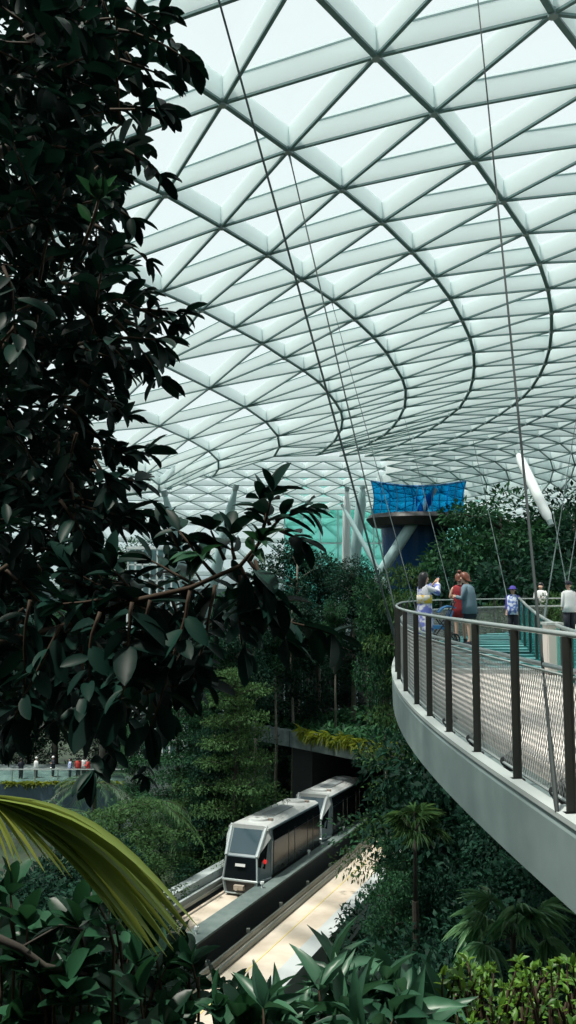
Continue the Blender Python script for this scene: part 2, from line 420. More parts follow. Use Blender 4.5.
mb = MB(); mb.box(((pa[0]+pb[0])/2, 92.3, 8.4), (pb[0]-pa[0]+30, .5, 17.2)); mb.build('dark_screen_wall', M['tunnel'], fa)  # dark wall added below the panes to hide the bright roof beyond
# ================================================================== columns, struts
def strut(name, pts, r, m, label, cat='column', group=None, collars=True):
    e = empty(name, pts[0], label, cat, group)
    a, b = np.asarray(pts[0], float), np.asarray(pts[-1], float)
    L = np.linalg.norm(b-a)
    P = [a+(b-a)*t for t in (0, .03, .12, .5, .88, .97, 1)]
    mb = MB(); mb.tube(P, [r*.35, r*.5, r, r*1.08, r, r*.5, r*.35], 16); mb.build('shaft', m, e, smooth=True)
    if collars:
        for q, t in ((a, 0), (b, 1)):
            d = (b-a)/L*(1 if t == 0 else -1); mb = MB(); mb.tube([q-d*.05*r*8, q+d*r*.8], r*.6, 12); mb.build('pin_joint', M['node'], e)
    return e
strut('roof_strut', [at(551, 524, 36), at(517, 452, 38)], .21, M['white'], 'thick white tapered strut leaning left above the trees on the right', 'strut')
strut('tree_column', [at(345, 640, 84), at(347, 488, 80)], .38, M['white'], 'slim white upright column left of the blue net', 'column')
strut('tree_column', [at(346, 640, 86), at(363, 484, 82)], .52, M['palesteel'], 'pale blue leaning column crossing the white column by the blue net', 'column')
strut('roof_strut', [at(395, 600, 56), at(342, 505, 58)], .16, M['palesteel'], 'thin grey strut slanting down right in front of the pale columns', 'strut')
strut('roof_strut', [at(376, 580, 48.6), at(434, 490, 48.6)], .30, M['palesteel'], 'pale blue diagonal strut passing through the dark disc of the blue net', 'strut')
strut('tree_column', [at(222, 715, 66), at(164, 492, 60)], .38, M['palesteel'], 'pale teal column leaning left above the glass pavilion', 'column')
strut('tree_column', [at(182, 715, 66), at(236, 486, 60)], .38, M['palesteel'], 'pale teal column leaning right behind the dark leaf branch', 'column')
# ================================================================== blue net and disc
nt = empty('suspended_net_bowl', at(416, 520, 50), 'blue net hanging above a dark disc platform in front of green glass', 'net')
def netring(py, xs, d0, bulge):
    out = []
    for k, x in enumerate(xs):
        t = k/(len(xs)-1); out.append(at(x, py, d0-bulge*math.sin(PI*t)))
    return out
mb = MB(); xs0 = np.linspace(371, 466, 25); rows = []
for r in range(9):
    t = r/8; py = 481+36*t+(3*math.sin(PI*np.linspace(0, 1, 25))*(1-t) if False else 0)
    row = []
    for k in range(25):
        u = k/24; x = 371+95*u+(3*math.sin(PI*t)*(1 if u < .5 else -1)); sag = 5*math.sin(PI*u)*(1-t)
        row.append(at(x, py+sag, 52-4*math.sin(PI*u)+.35*math.sin(k*1.9)))
    rows.append(row)
vs = [p for r in rows for p in r]; fs = [(r*25+k, r*25+k+1, r*25+k+26, r*25+k+25) for r in range(8) for k in range(24)]
mb.add(vs, fs); o = mb.build('blue_net', M['net'], nt, smooth=True); sm = o.modifiers.new('solid', 'SOLIDIFY'); sm.thickness = .02
mb = MB()
for k in range(0, 25, 2): mb.tube([rows[r][k] for r in range(9)], .03, 5)
mb.tube(rows[0], .05, 6); mb.build('net_rope', M['strollerblue'], nt)
mb = MB(); c = at(416, 521, 50); ring = []
def ell(c, rx, ry, n=36): return [(c[0]+rx*math.cos(2*PI*k/n), c[1]+ry*math.sin(2*PI*k/n), c[2]) for k in range(n)]
mb.rings([ell(c+np.array([0, 0, .35]), 2.7, 2.4), ell(c+np.array([0, 0, .1]), 2.95, 2.6), ell(c-np.array([0, 0, .35]), 2.6, 2.3)]); mb.build('disc_platform', M['black'], nt)
mb = MB(); c2 = at(414, 545, 51.2)
mb.rings([ell(np.array([c2[0], c2[1], c[2]-.35]), 2.0, 1.8), ell(np.array([c2[0], c2[1], c[2]-2.9]), 1.8, 1.7), ell(np.array([c2[0], c2[1], c[2]-4.0]), 1.5, 1.4)]); mb.build('navy_drum', M['navy'], nt, smooth=False)
mb = MB(); mb.tube([(c2[0], c2[1], c[2]-4), (c2[0], c2[1], -.3)], .45, 14); mb.build('support_mast', M['palesteel'], nt)
# ================================================================== glass pavilion on the left
pv_ = empty('glass_pavilion', at(155, 582, 68), 'pale glazed box building behind the dark tree on the left', 'building')
a0, a1 = at(128, 580, 68), at(186, 580, 68); zt = at(128, 549, 68)[2]; zb = 6.0
mb = MB(); w_ = a1[0]-a0[0]
mb.box((a0[0]+w_/2, 70, (zt+zb)/2), (w_-.3, 4, zt-zb-.3)); mb.build('glass_body', glassmat('pavilion_glass', (.75, .9, .92), .5, (.6, .75, .78), gloss=.15), pv_)
mb = MB()
for k in range(9): mb.box((a0[0]+w_*k/8, 68, (zt+zb)/2), (.12, .25, zt-zb))
for z in np.arange(zt, zb, -1.25): mb.box((a0[0]+w_/2, 68, z), (w_, .25, .12))
for k in range(2): mb.box((a0[0]+w_*k, 70, zt), (.3, 4.2, .3))
mb.box((a0[0]+w_/2, 70, zt+.1), (w_+.2, 4.3, .22)); mb.build('frame', M['white'], pv_)
mb = MB(); mb.box((a0[0]+w_/2, 70, zb/2-.2), (w_, 4, zb+.4)); mb.build('plinth', M['darkcon'], pv_)
# ================================================================== GUIDEWAY & TRAINS
VPT = (580, 665); D = nrm(ray(*VPT)); Vv = nrm(np.array([D[1], -D[0], 0])); Ww = nrm(np.cross(Vv, D))
Wz = np.array([0, 0, 1.])
O = at(239.5, 891, 46.5) - .3*Ww          # slab level under the nose of the front car
def vline(px, py, w):
    n = np.cross(ray(px, py), D); b = O-EYE+w*Ww; return -(n@b)/(n@Vv)
def G(u, v, w): return O+D*u+Vv*v+Ww*w
gw = empty('guideway', (O[0], O[1], 0), 'elevated twin concrete train guideway running into the planted underpass', 'railway track')
U0, U1 = -26, 58
def beam(name, vw, m, mi=None):
    mb = MB(); P0 = [G(U0, v, w) for v, w in vw]; mb.prism(P0, D*(U1-U0)); return mb.build(name, m, gw)
vA = vline(194.7, 874.8, 1.0); vB = vline(194.7, 882.6, 1.0); vS0 = vline(194.7, 908.6, 0)
vC = vline(194.7, 926.8, .62); vC2 = vline(194.7, 931.7, .85); vD = vline(194.7, 944.5, .85)
vR1 = vline(250, 931.7, .25); vR2 = vline(250, 943, .25); vT0 = vline(250, 946, 0); vT1 = vline(322, 946, 0)
print('guideway v', [round(float(x), 2) for x in (vA, vB, vS0, vC, vC2, vD, vR1, vR2, vT0, vT1)])
beam('parapet', [(vA, -1.2), (vB, -1.2), (vB, 1.0), (vA, 1.0)], M['parapet'])
vr = vline(194.7, 893.9, .55)
beam('guide_rail', [(vr-.08, .45), (vr+.08, .45), (vr+.08, .6), (vr-.08, .6)], M['parapet'])
beam('guide_rail', [(vr+.3, .35), (vr+.4, .35), (vr+.4, .47), (vr+.3, .47)], M['steel'])
beam('track_trough', [(vB-.02, -1.1), (vS0-.02, -1.1), (vS0-.02, -.05), (vB-.02, -.05)], M['wallshade'])
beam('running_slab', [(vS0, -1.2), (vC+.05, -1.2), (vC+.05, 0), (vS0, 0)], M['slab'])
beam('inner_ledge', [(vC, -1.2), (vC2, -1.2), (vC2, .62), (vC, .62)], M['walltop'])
beam('centre_wall', [(vC2+.05, -1.2), (vD, -1.2), (vD, .78), (vC2+.05, .78)], [M['wallshade']])
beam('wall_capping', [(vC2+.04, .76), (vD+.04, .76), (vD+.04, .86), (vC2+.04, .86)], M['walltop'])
beam('shaded_channel', [(vD+.02, -1.2), (vR1, -1.2), (vR1, -.5), (vD+.02, -.5)], M['wallshade'])  # channel coloured dark for the shadow of the centre wall
beam('guide_rail', [(vR1, -1.2), (vR1+.1, -1.2), (vR1+.1, .25), (vR1, .25)], M['steel'])
beam('guide_rail', [(vR2-.12, -.2), (vR2, -.2), (vR2, .22), (vR2-.12, .22)], M['steel'])
beam('running_slab', [(vR1+.1, -1.2), (vT1-.8, -1.2), (vT1-.8, 0), (vR1+.1, 0)], M['slab'])
beam('slab_edge', [(vT1-.8, -1.25), (vT1, -1.25), (vT1, .02), (vT1-.8, .02)], M['slabedge'])
vy = vline(266.7, 952.5, 0); beam('painted_line', [(vy-.03, .001), (vy+.03, .001), (vy+.03, .012), (vy-.03, .012)], M['yellow'])
for k in range(12):
    u = U0+2+k*4.5; mb = MB(); mb.box(G(u, vR1-.05, .32), (.16, .16, .18)); mb.box(G(u, vR1-.05, .1), (.08, .3, .12)); mb.build('insulator_clamp', M['steel'], gw)
for k in range(7):
    u = U0+1+k*8; mb = MB(); mb.tube([G(u, vC2+.2, .86), G(u, vC2+.2, 1.05)], .05, 8); mb.tube([G(u, vC2+.2, 1.05), G(u, vC2+.2, 1.16)], .1, 8); mb.build('marker_light', M['white'], gw)
for k in range(5):
    q = G(U0+4+k*15, (vA+vT1)/2, -1.25); mb = MB(); mb.box((q[0], q[1], q[2]/2), (1.6, 1.6, q[2]), Matrix.Rotation(-math.atan2(D[0], D[1]), 3, 'Z')); mb.build('pier', M['darkcon'], gw)
def train(u0, label, first):
    base = G(u0+5.4, 0, .3)
    t = empty('train_car', base, label, 'train car', 'coupled train cars on the guideway')
    L = 10.8; h = 3.45; hb = 1.33
    def sec(u, top, wt, wm, wb, bot=.3):   # chamfered cross section
        return [G(u0+u, -wb, bot), G(u0+u, wb, bot), G(u0+u, wm, 1.0), G(u0+u, wm, top-.75), G(u0+u, wt, top-.12), G(u0+u, wt*.8, top), G(u0+u, -wt*.8, top), G(u0+u, -wt, top-.12), G(u0+u, -wm, top-.75), G(u0+u, -wm, 1.0)]
    mb = MB(); mb.rings([sec(1.15, h, 1.2, hb, 1.2), sec(L-.5, h, 1.2, hb, 1.2), sec(L, h-.25, 1.0, 1.1, 1.0)]); mb.build('body', M['traingrey'], t)
    # nose: lower face, windscreen, corner facets, pillars
    nw = .82; TL, TR = G(u0+1.15, -1.0, h-.02), G(u0+1.15, 1.0, h-.02); ML, MR = G(u0+.12, -.88, 2.02), G(u0+.12, .88, 2.02)
    BL, BR = G(u0, -.98, .82), G(u0, .98, .82); SL, SR = G(u0+.1, -.85, .15), G(u0+.1, .85, .15)
    CLt, CRt = G(u0+1.15, -1.25, h-.6), G(u0+1.15, 1.25, h-.6); CLb, CRb = G(u0+1.15, -hb, .82), G(u0+1.15, hb, .82); DL, DR = G(u0+1.15, -1.25, .3), G(u0+1.15, 1.25, .3)
    vs = [TL, TR, ML, MR, BL, BR, SL, SR, CLt, CRt, CLb, CRb, DL, DR]
    mb = MB(); mb.add(vs, [(0, 2, 3, 1), (2, 4, 5, 3), (4, 6, 7, 5), (0, 8, 2), (8, 10, 4, 2), (1, 3, 9), (9, 3, 5, 11), (10, 12, 6, 4), (11, 5, 7, 13), (0, 1, 9, 11, 13, 12, 10, 8), (6, 12, 13, 7)])
    mb.build('nose', M['traingrey'], t)
    def patch(pts, off, name, m, parent, thick=.03):
        pts = [np.asarray(p) for p in pts]; n = nrm(np.cross(pts[1]-pts[0], pts[2]-pts[0]))
        c = sum(pts)/len(pts); ctr = G(u0+3, 0, 1.6)
        if n@(c-ctr) < 0: n = -n
        mb = MB(); mb.prism([p+n*off for p in pts], n*thick); return mb.build(name, m, parent)
    lerp = lambda a, b, s_: a+(b-a)*s_
    def inset(q, s_): c = sum(q)/len(q); return [lerp(p, c, s_) for p in q]
    patch(inset([TL, ML, MR, TR], .16), .0, 'windscreen', M['windscreen'], t, .02)
    patch([lerp(TL, ML, .0), lerp(TL, ML, .12), lerp(TR, MR, .12), lerp(TR, MR, 0)], .01, 'brow_panel', M['trainsilver'], t)
    patch(inset([ML, BL, BR, MR], .08), 0, 'front_panel', M['trainglass'], t, .02)
    fp_ = [c for c in t.children if c.name.startswith('front_panel')][0]
    patch([G(u0-.01, -.28, 1.52), G(u0-.01, .28, 1.52), G(u0+.02, .28, 1.66), G(u0+.02, -.28, 1.66)], .03, 'front_emblem', M['whitecloth'], fp_, .015)
    patch(inset([BL, SL, SR, BR], .14), 0, 'skirt', M['black'], t, .02)
    for (a, b) in ((TR, MR), (TL, ML)):
        mb = MB(); mb.tube([a, b], .10, 8); mb.build('pillar', M['trainsilver'], t)
    mb = MB(); mb.tube([CLb, BL, BR, CRb], .065, 8); mb.build('bumper_band', M['trainsilver'], t)
    mb = MB(); mb.tube([MR, BR, SR], .045, 8); mb.tube([ML, BL, SL], .045, 8); mb.tube([SL, SR], .05, 8); mb.build('nose_edge', M['trainsilver'], t)
    patch([lerp(MR, CRt, .12), lerp(MR, CRt, .78), lerp(CRb, CRt, .30)*.55+lerp(BR, MR, .4)*.45, lerp(BR, MR, .62)], 0.0, 'corner_window', M['trainglass'], t, .03)
    patch([lerp(ML, CLt, .12), lerp(ML, CLt, .78), lerp(CLb, CLt, .30)*.55+lerp(BL, ML, .4)*.45, lerp(BL, ML, .62)], 0.0, 'corner_window', M['trainglass'], t, .03)
    patch([lerp(TR, TR, 0), lerp(TR, MR, .9), lerp(MR, CRt, .22), lerp(CRt, CRt, 0)], .035, 'corner_panel', M['trainroof'], t, .02)
    patch([lerp(TL, TL, 0), lerp(TL, ML, .9), lerp(ML, CLt, .22), lerp(CLt, CLt, 0)], .035, 'corner_panel', M['trainroof'], t, .02)
    mb = MB(); q = G(u0+.62, 1.14 if first else .9, 1.75 if first else 1.5); mb.tube([q-Vv*.03, q+Vv*.07-D*.03], .11, 12); mb.build('marker_lamp', M['red'], t)
    # headlamp/coupler
    mb = MB(); mb.box(G(u0-.05, 0, .5), (.55, .3, .22), Matrix.Rotation(-math.atan2(D[0], D[1]), 3, 'Z')); mb.tube([G(u0-.25, -.12, .45), G(u0+.1, -.12, .45)], .1, 8); mb.tube([G(u0-.25, .2, .5), G(u0+.1, .2, .5)], .08, 8); mb.build('coupler', mat('coupler_metal', (.42, .36, .30), .5), t)
    # roof skin
    mb = MB(); mb.prism([G(u0+1.0, v, w) for v, w in ((-1.16, h-.1), (-.95, h+.02), (.95, h+.02), (1.16, h-.1), (1.16, h-.2), (-1.16, h-.2))], D*(L-1.4)); mb.build('roof_panel', M['trainroof'], t)
    mb = MB(); mb.prism([G(u0+4.2, v, h+.02) for v in (-.42, .42)]+[G(u0+7.6, .42, h+.02), G(u0+7.6, -.42, h+.02)], Ww*.07); mb.build('roof_vent_cover', mat('roof_vent_grey', (.28, .31, .32), .4), t, bevel=.03)
    for uu in (2.6, L-1.4):
        mb = MB(); n = 20
        R_ = lambda r, w: [G(u0+uu+r*.9*math.cos(2*PI*k/n), r*math.sin(2*PI*k/n)-.05, w) for k in range(n)]
        mb.rings([R_(.62, h+.02), R_(.6, h+.13), R_(.4, h+.16)]); mb.build('air_conditioner', M['trainroof'], t)
        mb = MB(); mb.box(G(u0+uu+.1, .55, h+.08), (.5, .22, .1), Matrix.Rotation(-math.atan2(D[0], D[1]), 3, 'Z')); mb.build('roof_bracket', mat('bracket_brown', (.25, .20, .17), .5), t)
    # side glazing
    for sgn in (1, -1):
        mb = MB(); mb.prism([G(u0+1.45, sgn*(hb-.0), .95), G(u0+L-.7, sgn*hb, .95), G(u0+L-.7, sgn*hb, h-.78), G(u0+1.45, sgn*hb, h-.78)], Vv*sgn*.03); sw_ = mb.build('side_window', M['trainglass'], t)
        mb = MB(); mb.add([G(u0+1.45, sgn*1.345, h-.75), G(u0+L-.6, sgn*1.345, h-.75), G(u0+L-.6, sgn*1.235, h-.2), G(u0+1.45, sgn*1.235, h-.2)], [(0, 1, 2, 3)]); o = mb.build('upper_window', M['trainglass'], t); o.modifiers.new('solid', 'SOLIDIFY').thickness = .02
        for uu in (4.0, 5.1, 7.6, 8.7):
            mb = MB(); mb.box(G(u0+uu, sgn*1.37, 1.85), (.02, .03, 2.0)); mb.build('door_seam', M['steel'], sw_)
        mb = MB(); mb.prism([G(u0+1.3, sgn*1.22, .25), G(u0+L-.3, sgn*1.22, .25), G(u0+L-.3, sgn*1.34, .95), G(u0+1.3, sgn*1.34, .95)], Vv*sgn*.02); mb.build('side_skirt', M['black'], t)
    for uu in (2.4, L-2.2):
        for sgn in (1, -1):
            mb = MB(); mb.tube([G(u0+uu, sgn*.75, .42), G(u0+uu, sgn*1.0, .42)], .42, 16); mb.build('wheel', M['black'], t)
    return t
train(0, 'front train car with grey chamfered nose facing the viewer on the guideway', True)
train(11.9, 'rear train car half hidden in the dark underpass', False)
# ================================================================== planted overpass
pL, pR = ath(250, 739, -12.4), ath(470, 783, -12.4); dr = nrm(pR-pL); back = nrm(np.array([-dr[1], dr[0], 0]))
if back[1] < 0: back = -back
ov = empty('planted_overpass', ((pL+pR)/2)*np.array([1, 1, 0]), 'concrete overpass with hanging yellow green plants across the train tunnel mouth', 'bridge')
mb = MB(); mb.prism([pL, pR, pR+Wz*1.25, pL+Wz*1.25], back*.6); mb.build('front_beam', M['darkcon'], ov)
mb = MB(); mb.prism([pL+back*.55+Wz*.25, pR+back*.55+Wz*.25, pR+back*.55+Wz*1.0, pL+back*.55+Wz*1.0], back*22); mb.build('deck', M['soil'], ov)
for k in range(1, 9):
    q = pL+(pR-pL)*k/9; mb = MB(); mb.box(q-back*.005+Wz*.62, (.05, .04, 1.2), Matrix.Rotation(math.atan2(dr[1], dr[0]), 3, 'Z')); mb.build('panel_joint', M['tunnel'], ov)
q0, q1 = ath(312, 748.5, -12.4), ath(440, 775, -12.4)
for q, w_ in ((q0, 1), (q1, 1)):
    mb = MB(); b_ = q+dr*(-2.2 if q is q0 else 0); hgt = b_[2]+.3
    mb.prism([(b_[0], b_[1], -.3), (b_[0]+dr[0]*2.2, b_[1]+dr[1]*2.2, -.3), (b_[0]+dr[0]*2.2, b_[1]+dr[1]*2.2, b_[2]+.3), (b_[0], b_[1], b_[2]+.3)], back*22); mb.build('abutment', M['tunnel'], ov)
mb = MB(); c = (q0+q1)/2+back*21; mb.prism([(*(q0+back*21)[:2], -.3), (*(q1+back*21)[:2], -.3), (*(q1+back*21)[:2], q1[2]+.5), (*(q0+back*21)[:2], q0[2]+.5)], back*.5); mb.build('dark_backing_wall', M['tunnel'], ov)  # dark wall added across the tunnel to keep its mouth dark
def fringe(name, n, f, L, m, parent, droop=.6, T=T_LONG, wr=.16):
    B, Dd, Uu = [], [], []
    for k in range(n):
        b, d = f(); B.append(b); Dd.append(d); Uu.append((random.uniform(-.3, .3), random.uniform(-.3, .3), 1))
    LL = RNG.uniform(.6, 1.2, n)*L
    v, q = leaves(np.array(B), np.array(Dd, float), np.array(Uu, float), LL, LL*wr, T)
    return npmesh(name, v, q, m, parent)
def f_fr():
    t = random.random()**.8; b = pL+(pR-pL)*(.27+.5*t)+Wz*(1.2+random.uniform(-.1, .25)+.15*math.sin(t*30))+back*random.uniform(-.2, .5)
    return b, (-back*random.uniform(.2, 1)+dr*random.uniform(-.6, .6)+Wz*random.uniform(-.9, .5))
fringe('hanging_plants', 900, f_fr, .8, M['leaf_y'], ov)
def f_gr():
    b = pL+(pR-pL)*random.uniform(0, 1)+Wz*1.0+back*random.uniform(.5, 14); return b, np.array([random.uniform(-.7, .7), random.uniform(-.7, .7), random.uniform(.4, 1)])
fringe('ground_cover', 2600, f_gr, .9, M['leaf_b'], ov, wr=.3)
# ================================================================== left terrace with railing
tz = 19-15.6
ta, tb = at(-60, 790, 70), at(125, 790, 70)
te = empty('terrace', (ta[0], 70, 0), 'low slate terrace wall with glass railing where visitors stand at far left', 'terrace')
mb = MB(); mb.box(((ta[0]+tb[0])/2, 74, (tz-.3)/2), (tb[0]-ta[0], 8, tz+.3)); mb.build('retaining_wall', M['water'], te)
mb = MB(); mb.box(((ta[0]+tb[0])/2, 74, tz+.02), (tb[0]-ta[0], 7.9, .06)); mb.build('terrace_floor', M['darkcon'], te)
mb = MB()
for k in range(9):
    x = ta[0]+(tb[0]-ta[0])*k/8; mb.box((x, 70.6, tz+.55), (.07, .07, 1.1))
mb.tube([(ta[0], 70.6, tz+1.1), (tb[0], 70.6, tz+1.1)], .05, 8); mb.build('railing', M['handrail'], te)
mb = MB(); mb.box(((ta[0]+tb[0])/2, 70.6, tz+.55), (tb[0]-ta[0], .03, .95)); mb.build('glass_panel', glassmat('clear_glass', (.78, .9, .88), .93, (.2, .3, .3), gloss=.05), te)
def f_te(): return np.array([random.uniform(ta[0]+5, tb[0]), 70.15+random.uniform(-.25, .3), tz+.05]), np.array([random.uniform(-1, 1), -.4, random.uniform(-.3, .9)])
fringe('edge_planting', 500, f_te, .5, M['leaf_y'], te, wr=.25)
# ================================================================== CANOPY BRIDGE
HB = -1.375                      # rim level below the eye
edge_px = [(640, 872), (604, 845), (576, 826), (543, 804), (509, 784), (472, 758), (448, 739.5), (431, 724), (416, 710.5), (405.5, 700), (398.5, 690), (393.6, 680), (392.6, 670), (394.5, 660), (398, 653)]
E0 = [ath(x, y, HB)[:2] for x, y in edge_px]
def smooth_curve(P, n):
    P = np.array(P); d = np.r_[0, np.cumsum(np.linalg.norm(np.diff(P, axis=0), axis=1))]
    c = [np.polyfit(d, P[:, a], 5) for a in (0, 1)]; t = np.linspace(0, d[-1], n); return np.stack([np.polyval(c[0], t), np.polyval(c[1], t)], 1)
EC = smooth_curve(E0, 260)
# continue the arc beyond the last visible point
ext = [EC[-1]]; hd = math.atan2(*(EC[-1]-EC[-9])[::-1])
for k in range(104): hd -= .055/4; ext.append(ext[-1]+np.array([math.cos(hd), math.sin(hd)])*.2)
pre = [EC[0]-(EC[1]-EC[0])/np.linalg.norm(EC[1]-EC[0])*t for t in (3.0, 2.5, 2.0, 1.5, 1.0, .5)]
EDGE = np.array(pre+list(EC)+ext[1:])
tang = np.gradient(EDGE, axis=0); tang /= np.linalg.norm(tang, axis=1, keepdims=True); nin = np.stack([tang[:, 1], -tang[:, 0]], 1)   # inward (to the right)
def rail3(k, off, z): return np.array([*(EDGE[k]+nin[k]*off), z])
ZR = EYE[2]+HB; N_ = len(EDGE)
cb = empty('canopy_bridge', (3.5, 12, ZR-.5), 'curved canopy bridge with grey concrete fascia, beige deck and glass floor on the right', 'bridge')
mb = MB(); prof = [(0, 0), (.0, -.03), (-.01, -.06), (-.005, -.3), (.0, -.50), (.05, -.54), (.5, -.60), (.5, -.05), (.10, -.02), (.07, 0)]
mb.rings([[rail3(k, o_, ZR+z_) for o_, z_ in prof] for k in range(N_)]); mb.build('fascia', M['concrete'], cb, smooth=False)
mb = MB(); mb.rings([[rail3(k, o_, ZR+z_) for o_, z_ in ((-.015, -.01), (-.015, .025), (.09, .025), (.09, -.01))] for k in range(N_)]); mb.build('fascia_rim', M['rim'], cb)
mb = MB(); mb.rings([[rail3(k, o_, ZR+z_) for o_, z_ in ((.09, -.10), (.09, -.06), (.36, -.06), (.36, -.10))] for k in range(N_)]); mb.build('gutter', mat('gutter_grey', (.10, .12, .12), .6), cb)
def deck_strip(k0, k1, far, name, m, z0=0.0, zt=.08):
    mb = MB(); A = [rail3(k, .36, ZR+zt) for k in range(k0, k1)]; Bq = [np.array([far(a), a[1], ZR+zt]) for a in A]
    vs = []; fs = []; n = len(A)
    for a, b in zip(A, Bq): vs += [a, b, a-Wz*.5, b-Wz*.5]
    for i in range(n-1):
        o_ = i*4; fs += [(o_, o_+4, o_+5, o_+1), (o_+2, o_+3, o_+7, o_+6), (o_, o_+2, o_+6, o_+4), (o_+1, o_+5, o_+7, o_+3)]
    fs += [(0, 1, 3, 2), (n*4-4, n*4-2, n*4-1, n*4-3)]
    mb.add(vs, fs); return mb.build(name, m, cb)
ks = [k for k in range(N_) if EDGE[k][1] < 13.6]; kg = [k for k in range(N_) if 13.2 <= EDGE[k][1] and k <= N_-1]
dk = deck_strip(0, ks[-1]+2, lambda a: 11+0*a[1], 'deck', M['paving'])
# paving joints in the deck material: broad courses
n = M['paving'].node_tree; b = n.nodes['Principled BSDF']; br = n.nodes.new('ShaderNodeTexBrick'); tc = n.nodes.new('ShaderNodeTexCoord')
br.inputs['Scale'].default_value = 1.0; br.inputs['Brick Width'].default_value = 1.2; br.inputs['Row Height'].default_value = .6; br.inputs['Mortar Size'].default_value = .012
br.inputs['Color1'].default_value = (.56, .50, .46, 1); br.inputs['Color2'].default_value = (.64, .57, .52, 1); br.inputs['Mortar'].default_value = (.33, .30, .28, 1)
n.links.new(tc.outputs['Object'], br.inputs['Vector']); n.links.new(br.outputs['Color'], b.inputs['Base Color'])
gl = deck_strip(ks[-1]+1, N_, lambda a: max(a[0]+.3, 9.0), 'glass_floor', M['glass_teal'], zt=.085)
mb = MB()
ymin, ymax = 13.7, 27
def xedge(y):
    kk = [k for k in range(N_-1) if (EDGE[k][1]-y)*(EDGE[k+1][1]-y) <= 0]
    return max(EDGE[k][0] for k in kk) if kk else 9.0
for y in np.arange(ymin, ymax, 1.1):
    xe = xedge(y)+.6
    if xe < 8.8: mb.box(((xe+9)/2, y, ZR-.02), (9-xe, .10, .2))
mb.build('floor_beam', M['palesteel'], cb)
mb = MB(); ys_ = np.arange(13.7, 26, 1.0)
mb.rings([[(min(8.5, xedge(y)+.5), y, ZR-.45), (9, y, ZR-.45), (9, y, ZR-.52), (min(8.5, xedge(y)+.5), y, ZR-.52)] for y in ys_]); mb.build('underfloor_tray', mat('teal_tray', (.03, .11, .12), .4), cb)
# floor fritted strips (pale lines on the glass)
mb = MB()
for y in np.arange(14.4, 27, .9):
    xe = xedge(y)+.6
    if xe < 8.8: mb.box(((xe+9)/2, y, ZR+.095), (9-xe, .16, .012))
mb.build('fritted_strip', mat('frit_pale_teal', (.22, .48, .50), .3), cb)
mb = MB(); mb.box((6.2, 13.55, ZR+.11), (7.6, .35, .06)); mb.build('threshold', M['rim'], cb)
# posts at the measured places
posts_px = [(601, 843, 0), (567, 816, 0), (511, 782, 0), (473, 755, 0), (447, 734, 0), (430, 718, 0), (418.5, 706, 0), (410.5, 693, 0), (406, 681, 0)]
pidx = []
for x, y, _ in posts_px:
    q = ath(x, y, HB)[:2]; k = int(np.argmin([np.linalg.norm(EDGE[k]+nin[k]*.07-q) for k in range(N_)])); pidx.append(k)
step = 1.15; last = pidx[-1]; acc = 0
for k in range(last+1, N_):
    acc += np.linalg.norm(EDGE[k]-EDGE[k-1])
    if acc >= step: pidx.append(k); acc = 0
pidx = sorted(set([1]+pidx))
HP = 1.10
for k in pidx:
    p = rail3(k, .07, ZR); a = math.atan2(tang[k][1], tang[k][0]); R_ = Matrix.Rotation(a, 3, 'Z')
    mb = MB(); mb.box((p[0], p[1], ZR+HP/2-.05), (.018, .06, HP+.08), R_); mb.box((p[0]+nin[k][0]*.026, p[1]+nin[k][1]*.026, ZR+HP/2-.05), (.042, .01, HP+.06), R_); mb.box((p[0], p[1], ZR-.0), (.07, .10, .05), R_)
    mb.build('post', M['post'], cb, bevel=.006)
mb = MB(); mb.tube([rail3(k, .08, ZR+HP+.0) for k in range(N_)], .019, 8); mb.build('top_rail', M['handrail'], cb, smooth=True)
mb = MB(); mb.tube([rail3(k, .17, ZR+HP-.24) for k in range(N_)], .018, 8); mb.build('hand_rail', M['handrail'], cb, smooth=True)
# woven mesh infill: two sets of crossing wires
def cum(off):
    P = EDGE+nin*off; d = np.r_[0, np.cumsum(np.linalg.norm(np.diff(P, axis=0), axis=1))]; return P, d
Pm, dm = cum(.13); zlo, zhi = ZR+.04, ZR+HP-.27; hm = zhi-zlo
def onm(s_, z): return np.array([np.interp(s_, dm, Pm[:, 0]), np.interp(s_, dm, Pm[:, 1]), z])
mv = []; mf = []
pit = .042; smax = dm[-1]*.75; r_ = .0028
for sg in (1, -1):
    s0 = 0
    while s0 < smax:
        pts = []
        for t in np.linspace(0, 1, 5): pts.append(onm(s0+sg*t*hm*.45+(0 if sg > 0 else hm*.45), zlo+t*hm))
        o_ = len(mv)
        for p in pts:
            mv += [p+Wz*0+np.array([r_, 0, -r_]), p+np.array([-r_, 0, -r_]), p+np.array([0, 0, r_*1.2])]
        for i in range(4):
            for c_ in range(3): mf.append((o_+i*3+c_, o_+i*3+(c_+1) % 3, o_+i*3+3+(c_+1) % 3, o_+i*3+3+c_))
        s0 += pit
npmesh('mesh_infill', np.array(mv), np.array(mf), M['mesh'], cb)
mb = MB(); mb.tube([rail3(k, .13, zlo) for k in range(N_)], .012, 6); mb.tube([rail3(k, .13, zhi) for k in range(N_)], .01, 6); mb.build('mesh_edge', M['handrail'], cb)
